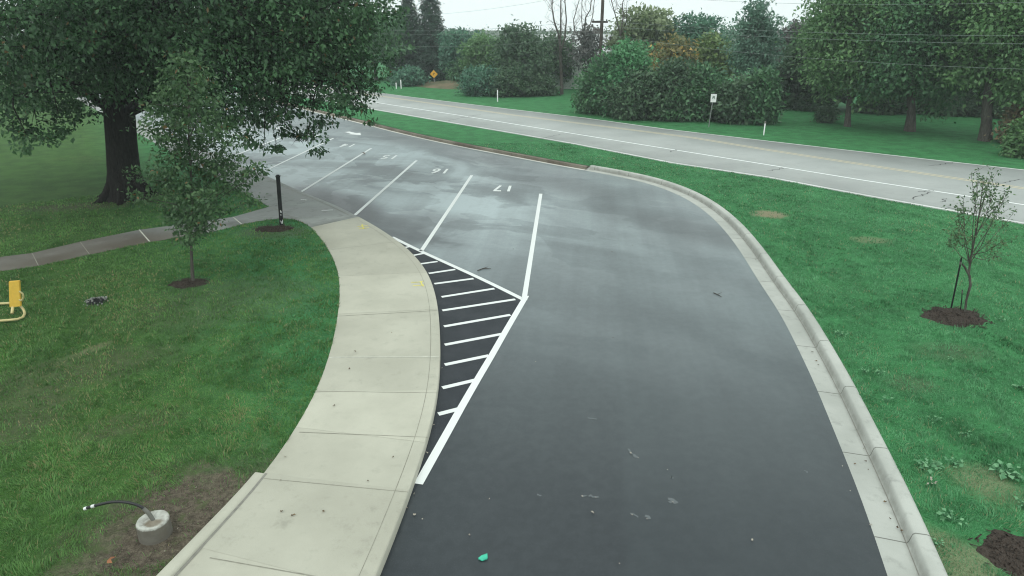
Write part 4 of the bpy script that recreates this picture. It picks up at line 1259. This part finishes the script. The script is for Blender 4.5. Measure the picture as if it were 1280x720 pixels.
# far wood line that reads as one mass
gw = np.random.default_rng(3)
lb = [(float(x), 150 + 30 * gw.random() + .12 * x, 1.2, 7, 6, 2.0 + 1.4 * gw.random()) for x in np.arange(-90, 200, 7)]
wo_, _, _, _ = foliage('far_woods', lb, 60000, .6, LF['dark'], None, seed=77, per=20, spread=1.0, shell=.6)
wo_['kind'] = 'stuff'

# =================================================================== OBJECTS
# ---- pale house behind the shrubs
hb = P(726, 107, LAWN_Z)
house = thing('house', hb, 'pale house glimpsed through the dead tree behind the roadside shrubs', 'house')
house.rotation_euler = (0, 0, R(14))
def gab(bm):
    w_, d_, h_ = 4.2, 3.2, 3.0
    v = [bm.verts.new(p) for p in [(-w_, -d_, -.2), (w_, -d_, -.2), (w_, d_, -.2), (-w_, d_, -.2), (-w_, -d_, h_), (w_, -d_, h_), (w_, d_, h_), (-w_, d_, h_), (-w_, 0, h_ + 1.6), (w_, 0, h_ + 1.6)]]
    for f in [(0, 1, 5, 4), (2, 3, 7, 6), (1, 2, 6, 9, 5), (3, 0, 4, 8, 7)]: bm.faces.new([v[i] for i in f])
link('wall', bm_mesh('wall', gab), M['wall'], house)
def rf(bm):
    for s in (-1, 1):
        a = math.atan2(1.6, 3.2)
        add_box(bm, Vector((0, s * 1.72, 3.0 + .86)), (9.0, 4.0, .12), Matrix.Rotation(-s * a, 3, 'X'))
rfo = link('roof', bm_mesh('roof', rf), M['roof'], house)
link('chimney', bm_mesh('chimney', lambda bm: add_box(bm, Vector((1.6, .5, 4.6)), (.6, .6, 1.4))), M['bark'], rfo)
for wx in (-2.6, 0, 2.4):
    wo2 = link('window', bm_mesh('window', lambda bm: add_box(bm, Vector((wx, -3.22, 1.6)), (1.2, .06, 1.2), None, .01)), M['signwhite'], house)
    link('pane', bm_mesh('pane', lambda bm: add_box(bm, Vector((wx, -3.26, 1.6)), (1.0, .03, 1.0))), M['glass'], wo2)

# ---- utility poles and wires
pd = Vector((.653, -.757, 0))
P0 = Vector((6.0, 48.0, LAWN_Z))
poles = [P0 - pd * 45, P0, P0 + pd * 45]
PL = ['distant timber utility pole across the road behind the oak', 'timber utility pole with crossarm rising behind the roadside thicket', 'timber utility pole standing far right along the main road']
for i, p in enumerate(poles):
    o = thing('utility_pole', p, PL[i], 'utility pole', 'utility poles along the main road')
    T = Tubes(); T.add([Vector((0, 0, -.2)), Vector((0, 0, 4)), Vector((0, 0, 8.9)), Vector((0, 0, 8.95))], [.13, .12, .10, .02], 10)
    link('shaft', T.mesh('shaft'), M['pole'], o)
    arm = Vector((pd.y, -pd.x, 0))
    for z, ln in ((5.75, 1.5), (7.85, 2.0)):
        a = link('crossarm', bm_mesh('crossarm', lambda bm: add_box(bm, Vector((0, 0, z)) - pd * .18, (ln, .1, .12), Matrix.Rotation(math.atan2(arm.y, arm.x), 3, 'Z'), .01)), M['pole'], o)
        for s in (-.45, .45):
            T = Tubes(); q = arm * ln * s - pd * .18 + Vector((0, 0, z)); T.add([q + Vector((0, 0, .06)), q + Vector((0, 0, .12)), q + Vector((0, 0, .18))], [.03, .05, .02], 8)
            link('insulator', T.mesh('insulator'), M['glass'], a)
arm = Vector((pd.y, -pd.x, 0))
WSP = [(7.75, 1.25, 0.9, .006, 'highest pale power line across the sky above the trees'), (5.98, .75, .6, .0075, 'second power line, just above the middle pair of wires at right'),
       (5.62, .72, -.6, .0075, 'third power line, close beneath the second across the park trees'), (5.15, 1.25, 0, .0075, 'lowest sagging cable in front of the park trees')]
for (z0, sag, off, r, lb_) in WSP:
    pts = []
    for a, b in zip(poles[:-1], poles[1:]):
        for k in range(24):
            t = k / 24; q = a.lerp(b, t) + arm * off - pd * .0
            pts.append(Vector((q.x, q.y, z0 - 4 * sag * t * (1 - t))))
    q = poles[-1] + arm * off; pts.append(Vector((q.x, q.y, z0)))
    T = Tubes(); T.add(pts, r, 5)
    o = link('power_line', T.mesh('power_line'), M['wire']); tag(o, lb_, 'power line', 'overhead lines along the road')

# ---- road signs
def post_tube(o, h, r, mat, name='post'):
    T = Tubes(); T.add([Vector((0, 0, -.15)), Vector((0, 0, h)), Vector((0, 0, h + .005))], [r, r, r * .3], 8)
    return link(name, T.mesh(name), mat, o)
def prism(name, pts, depth, mat, parent, loc, rotz):
    """outline in the XZ plane, extruded along Y"""
    n = len(pts)
    def f(bm):
        a = [bm.verts.new((x, -depth / 2, z)) for x, z in pts]; b = [bm.verts.new((x, depth / 2, z)) for x, z in pts]
        bm.faces.new(a); bm.faces.new(list(reversed(b)))
        for i in range(n): bm.faces.new((a[i], b[i], b[(i + 1) % n], a[(i + 1) % n]))
    o = link(name, bm_mesh(name, f), mat, parent); o.location = loc; o.rotation_euler = (0, 0, rotz)
    return o
sgb = P(543, 106.5, LAWN_Z) ; sgb.z = LAWN_Z + .2
sg = thing('warning_sign', sgb, 'yellow diamond warning sign with black curved arrow on a post', 'road sign')
S_ = sgb.y / 897.0
hz = zat(92.5, sgb.y) - sgb.z
post_tube(sg, hz + .1, .055, M['steel'])
ra = math.atan2(sgb.x, sgb.y) * -1
h5 = 5.0 * S_ * 1.06
dm = prism('panel', [(0, -h5), (h5, 0), (0, h5), (-h5, 0)], .025, M['black'], sg, (0, -.085, hz), ra)
h6 = h5 * .95
fc = prism('face', [(0, -h6), (h6, 0), (0, h6), (-h6, 0)], .01, M['signyellow'], dm, (0, -.018, 0), 0)
u = h5
arrow = [(-.28, -.46), (-.12, -.46), (-.12, -.05), (.0, .14), (.12, .22), (.12, .05), (.48, .36), (.10, .62), (.10, .42), (-.12, .30), (-.28, .02)]
prism('arrow', [((x - .05) * u * .55, (z - .05) * u * .55) for x, z in arrow], .008, M['black'], fc, (0, -.010, 0), 0)

wb = P(886, 159, LAWN_Z)
ws = thing('road_sign', wb, 'small white upright road sign with grey emblem in front of the thicket', 'road sign')
S_ = wb.y / 897.0; hz = zat(122.5, wb.y) - LAWN_Z
T = Tubes(); T.add([Vector((-.01, 0, -.1)), Vector((.03, 0, hz * .5)), Vector((.09, 0, hz + .2))], .028, 8); link('post', T.mesh('post'), M['steel'], ws)
ra = -math.atan2(wb.x, wb.y)
wp, hp = 3.6 * S_, 5.2 * S_
pn = prism('panel', [(-wp, -hp), (wp, -hp), (wp, hp), (-wp, hp)], .02, M['signwhite'], ws, (.085, -.05, hz), ra)
em = [(-.55, -.35), (-.3, -.1), (.0, -.02), (.3, -.1), (.55, -.35), (.55, .25), (.38, .55), (.0, .68), (-.38, .55), (-.55, .25)]
prism('emblem', [(x * wp * .85, z * hp * .85) for x, z in em], .008, M['signgrey'], pn, (0, -.013, 0), 0)
for x, yb_, yt_, lb_ in [(622, 127, 111.5, 'thin white marker post in front of the dark spreading shrub'), (954.5, 169, 152.5, 'pale marker post on the verge right of the white road sign'),
                         (501.5, 111, 99, 'white marker post beside the oak crown edge left of the warning sign'), (495.5, 111, 102.5, 'shorter marker post half hidden at the edge of the oak crown')]:
    b = P(x, yb_, LAWN_Z); o = thing('marker_post', b, lb_, 'marker post', 'marker posts beyond the main road')
    h = zat(yt_, b.y) - LAWN_Z
    post_tube(o, h, .032 if x > 900 else .045, M['signwhite'], 'post')
    T = Tubes(); T.add([Vector((0, 0, h - .06)), Vector((0, 0, h + .02)), Vector((0, 0, h + .05))], [.05, .05, .02], 8); link('cap', T.mesh('cap'), M['sheath'], o)

# ---- black post on the lawn corner
bb = P(352, 281, LAWN_Z); hb_ = zat(219.5, bb.y) - LAWN_Z
bo = thing('bollard', bb, 'black square post standing in mulch at the lawn corner by the sidewalk', 'post')
bo.rotation_euler = (R(1.0), R(3.0), R(12))
link('shaft', bm_mesh('shaft', lambda bm: add_box(bm, Vector((0, 0, hb_ / 2 - .1)), (.105, .105, hb_ + .15), None, .008)), M['black'], bo)
link('cap', bm_mesh('cap', lambda bm: (add_box(bm, Vector((0, 0, hb_ - .015)), (.13, .13, .035), None, .008), add_box(bm, Vector((0, 0, hb_ + .015)), (.08, .08, .03), None, .01))), M['black'], bo)
V = []; gq = np.random.default_rng(9)
for _ in range(7):
    q = (random.uniform(-.03, .045), -.0535, random.uniform(.02, .45)); z_ = (random.uniform(.008, .02), .003, random.uniform(.02, .08))
    link('scuff', bm_mesh('scuff', lambda bm: add_box(bm, Vector(q), z_)), M['signwhite'], bo)

# ---- concrete base with a cable
cb = P(195, 668, LAWN_Z)
co = thing('concrete_base', cb, 'round concrete footing in bare soil with a black cable sticking out', 'concrete footing')
hc = zat(649, cb.y) - LAWN_Z
def cyl(bm):
    n = 40; prof = [(.182, -.15), (.178, .0), (.175, hc - .03), (.168, hc - .008), (.15, hc), (.08, hc - .012), (0.0, hc - .02)]
    rings = []
    gg = random.Random(4)
    for r, z in prof[:-1]:
        rings.append([bm.verts.new((math.cos(2 * math.pi * k / n) * r * (1 + gg.uniform(-.012, .012)), math.sin(2 * math.pi * k / n) * r, z + gg.uniform(-.003, .003))) for k in range(n)])
    c = bm.verts.new((0, 0, hc - .006))
    for a, b in zip(rings[:-1], rings[1:]):
        for k in range(n): bm.faces.new((a[k], a[(k + 1) % n], b[(k + 1) % n], b[k]))
    for k in range(n): bm.faces.new((rings[-1][k], rings[-1][(k + 1) % n], c))
link('footing', bm_mesh('footing', cyl), mat_footing(hc), co)
def cr(px, py): return at(px, py, cb.y) - cb
path = catmull([cr(193, 652), cr(186, 642), cr(178, 634.5), cr(168, 630), cr(155, 627.5), cr(140, 627.5), cr(127, 630), cr(115, 633), cr(107, 635.5)], .04)
T = Tubes(); T.add(path, .017, 8); cbl = link('cable', T.mesh('cable'), M['cable'], co)
T = Tubes(); T.add(catmull([cr(194, 654), cr(186, 642), cr(179, 635.2)], .03), .023, 8); link('conduit', T.mesh('conduit'), M['sheath'], co)
for a, b in [((119, 631.9), (114.5, 633.2)), ((109, 634.9), (105.5, 636))]:
    T = Tubes(); T.add([cr(*a), cr(*b)], .0195, 8); link('tape', T.mesh('tape'), M['tape'], cbl)

# ---- yellow playground seat at the left edge
tb = P(14, 392, LAWN_Z); D0 = tb.y
to = thing('playground_seat', tb, 'yellow board and bent yellow tubes of a play seat at the left edge', 'playground seat')
def tr_(px, py, z=None, Y=None):
    return (P(px, py, z) if z is not None else at(px, py, Y or D0)) - tb
bx = [tr_(10.5, 352), tr_(23.8, 351), tr_(26, 383), tr_(11.5, 384.5)]
def board(bm):
    cen = sum(bx, Vector()) / 4
    fr = [bm.verts.new(p) for p in bx]; bk = [bm.verts.new(p + Vector((0, .045, 0))) for p in bx]
    bm.faces.new(fr); bm.faces.new(list(reversed(bk)))
    for i in range(4): bm.faces.new((fr[i], bk[i], bk[(i + 1) % 4], fr[(i + 1) % 4]))
    bmesh.ops.bevel(bm, geom=list(bm.edges), offset=.008, segments=2, affect='EDGES')
link('backboard', bm_mesh('backboard', board), M['toyyellow'], to)
zt = LAWN_Z + .05
T = Tubes(); T.add(catmull([tr_(22, 379, zt + .1), tr_(29.5, 387, zt + .03), tr_(31, 392, zt), tr_(28.5, 396.5, zt), tr_(22, 399, zt), tr_(0, 401, zt), tr_(-25, 402.5, zt), tr_(-40, 398, zt), tr_(-42, 388, zt), tr_(-30, 381, zt), tr_(0, 379.5, zt), tr_(14, 379, zt)], .12), .026, 8)
link('base_tube', T.mesh('base_tube'), M['toytube'], to)
T = Tubes(); T.add(catmull([tr_(24, 364), tr_(28.5, 367), tr_(29.5, 371), tr_(27, 375.5), tr_(24, 375)], .05), .018, 7)
link('grip', T.mesh('grip'), M['toytube'], to)
T = Tubes(); T.add([tr_(16, 384), tr_(15, 392, zt)], .028, 8); link('support', T.mesh('support'), M['toytube'], to)

# ---- drain grate in the left lawn
db = P(121, 377.5, LAWN_Z)
do = thing('drain_grate', db, 'small round drain with pale gravel in the left lawn', 'drain')
def grate(bm):
    n = 28
    for r, z in ((.2, .012),):
        pass
    bmesh.ops.create_cone(bm, cap_ends=True, segments=n, radius1=.19, radius2=.165, depth=.05, matrix=Matrix.Translation((0, 0, .02)))
    for k in range(-3, 4): add_box(bm, Vector((k * .05, 0, .052)), (.016, 2 * math.sqrt(max(.001, .15 ** 2 - (k * .05) ** 2)), .014))
link('grate', bm_mesh('grate', grate), M['black'], do)
def gravel(bm):
    gg = random.Random(3)
    for _ in range(46):
        th = gg.uniform(0, 6.28); r = gg.uniform(.05, .26)
        m = bmesh.ops.create_icosphere(bm, subdivisions=1, radius=gg.uniform(.012, .028), matrix=Matrix.Translation((math.cos(th) * r * 1.15, math.sin(th) * r, .05 if r < .2 else .02)))
        for v in m['verts']: v.co += Vector((gg.uniform(-.005, .005),) * 3)
gv = link('gravel', bm_mesh('gravel', gravel), mat_plain('pale_gravel', (.27, .28, .26)), do); gv['kind'] = 'stuff'

# ---- litter, leaves, twigs, pebbles
lt = P(604, 698, .02)
def lit(bm):
    q = [(-.055, -.02), (-.01, -.05), (.05, -.02), (.045, .055), (-.02, .03)]
    a = [bm.verts.new((x, y, .012 + .012 * abs(x) / .05)) for x, y in q]; b = [bm.verts.new((x, y, .006)) for x, y in q]
    bm.faces.new(a); bm.faces.new(list(reversed(b)))
    for i in range(5): bm.faces.new((a[i], b[i], b[(i + 1) % 5], a[(i + 1) % 5]))
lo_ = link('litter', bm_mesh('litter', lit), M['teal']); lo_.location = lt; lo_.location.z = .02
tag(lo_, 'scrap of teal plastic lying on the dark driveway', 'litter')

def dead(px, py, z, size, mat, label, group, seed):
    g = np.random.default_rng(seed); n = int(g.integers(2, 4))
    th = g.uniform(0, 6.28) + np.arange(n) * .8 + g.normal(size=n) * .2
    C = np.zeros((n, 3)); C[:, 2] = .012
    D = unit(np.stack([np.cos(th), np.sin(th), .15 + .25 * g.random(n)], 1)); Nn = unit(g.normal(size=(n, 3)) * .25 + [0, 0, 1])
    L = size * (.55 + .5 * g.random(n))
    o = link('fallen_leaf', leaves_mesh('fallen_leaf', C, D, Nn, L, L * .55, g.random(n) * .95), mat)
    p = P(px, py, z); o.location = p
    return tag(o, label, 'leaf', group)
groups = [
    ([(357, 571), (340, 577), (491, 573), (351, 641), (366, 644), (445, 440), (490, 416.5), (418, 508), (403, 640), (461, 602), (379, 455), (399, 460), (437, 462), (350, 601)], .153, .055, 'deadleaf',
     'small dark dry leaf lying on the pale sidewalk', 'dry leaves on the pale sidewalk'),
    ([(517, 619), (509, 635), (506, 641), (500, 650), (517, 645), (529, 650), (492, 673), (534, 566), (541, 532), (549, 481), (552, 461)], .021, .06, 'paleleaf',
     'pale dry leaf in the driveway along the sidewalk edge', 'pale leaves along the sidewalk edge'),
    ([(1068, 581), (1081, 556), (1083, 578), (1086, 588), (1113, 650), (1121, 661), (1106, 629), (1015, 440), (1022, 457), (1080, 562), (1020, 452), (1125, 664), (944, 325), (918, 291)], .028, .06, 'deadleaf',
     'dark leaf lying in the pale concrete gutter at the right', 'dark leaves in the right gutter'),
    ([(612, 625), (588, 670), (727, 621), (744, 622), (787, 567), (797, 573), (835, 588), (841, 628), (809, 649), (775, 705), (939, 676), (1053, 584), (1063, 615), (1088, 656), (742, 641), (669, 453), (790, 645)], .021, .045, 'paleleaf',
     'pale speck of dry leaf on the open dark driveway', 'pale leaf specks on the driveway'),
    ([(454, 238), (501, 262), (413, 247), (641, 312), (611, 313), (766, 423), (475, 247), (643, 365), (765, 315), (790, 307)], .021, .07, 'deadleaf',
     'dark leaf lying on the damp parking stalls', 'dark leaves on the damp stalls'),
    ([(245, 610), (259, 656), (222, 662), (205, 690), (90, 460), (172, 520), (128, 500), (300, 400), (20, 455), (384, 388), (362, 405)], .20, .035, 'paleleaf',
     'whitish bit of dry leaf on the left lawn', 'whitish leaf bits on the left lawn'),
]
sdn = 500
for pts, z, size, mt, lb_, gp_ in groups:
    for (px, py) in pts:
        sdn += 1; dead(px, py, z, size * random.uniform(.45, .85), M[mt], lb_, gp_, sdn)
o = dead(457, 192.5, .03, .22, M['deadleaf'], 'large dark clump of wet leaves at the top end of a stall line', None, 499)
o = dead(134, 702, LAWN_Z + .05, .16, mat_leaf('red_dead_leaf', (.20, .07, .03), (.30, .12, .05), None, 0, .1), 'reddish dead leaves at the corner of the bare soil patch', None, 498)
def twig(pp, z, r, label):
    q = catmull([P(x, y, z) for x, y in pp], .1)
    b = q[0].copy()
    T = Tubes(); T.add([p - b for p in q], [r] * (len(q) - 1) + [r * .4], 5)
    T.add([q[len(q) // 2] - b, q[len(q) // 2] - b + Vector((.12, .1, .01))], [r * .7, r * .3], 4)
    o = link('twig', T.mesh('twig'), M['bark']); o.location = b; tag(o, label, 'twig')
twig([(597, 338), (604, 335.5), (614, 335.3)], .036, .012, 'thin curved twig lying on the stall beside the hatching')
twig([(892, 366), (897, 368), (902, 371)], .034, .01, 'short dark twig on the driveway near the right kerb')
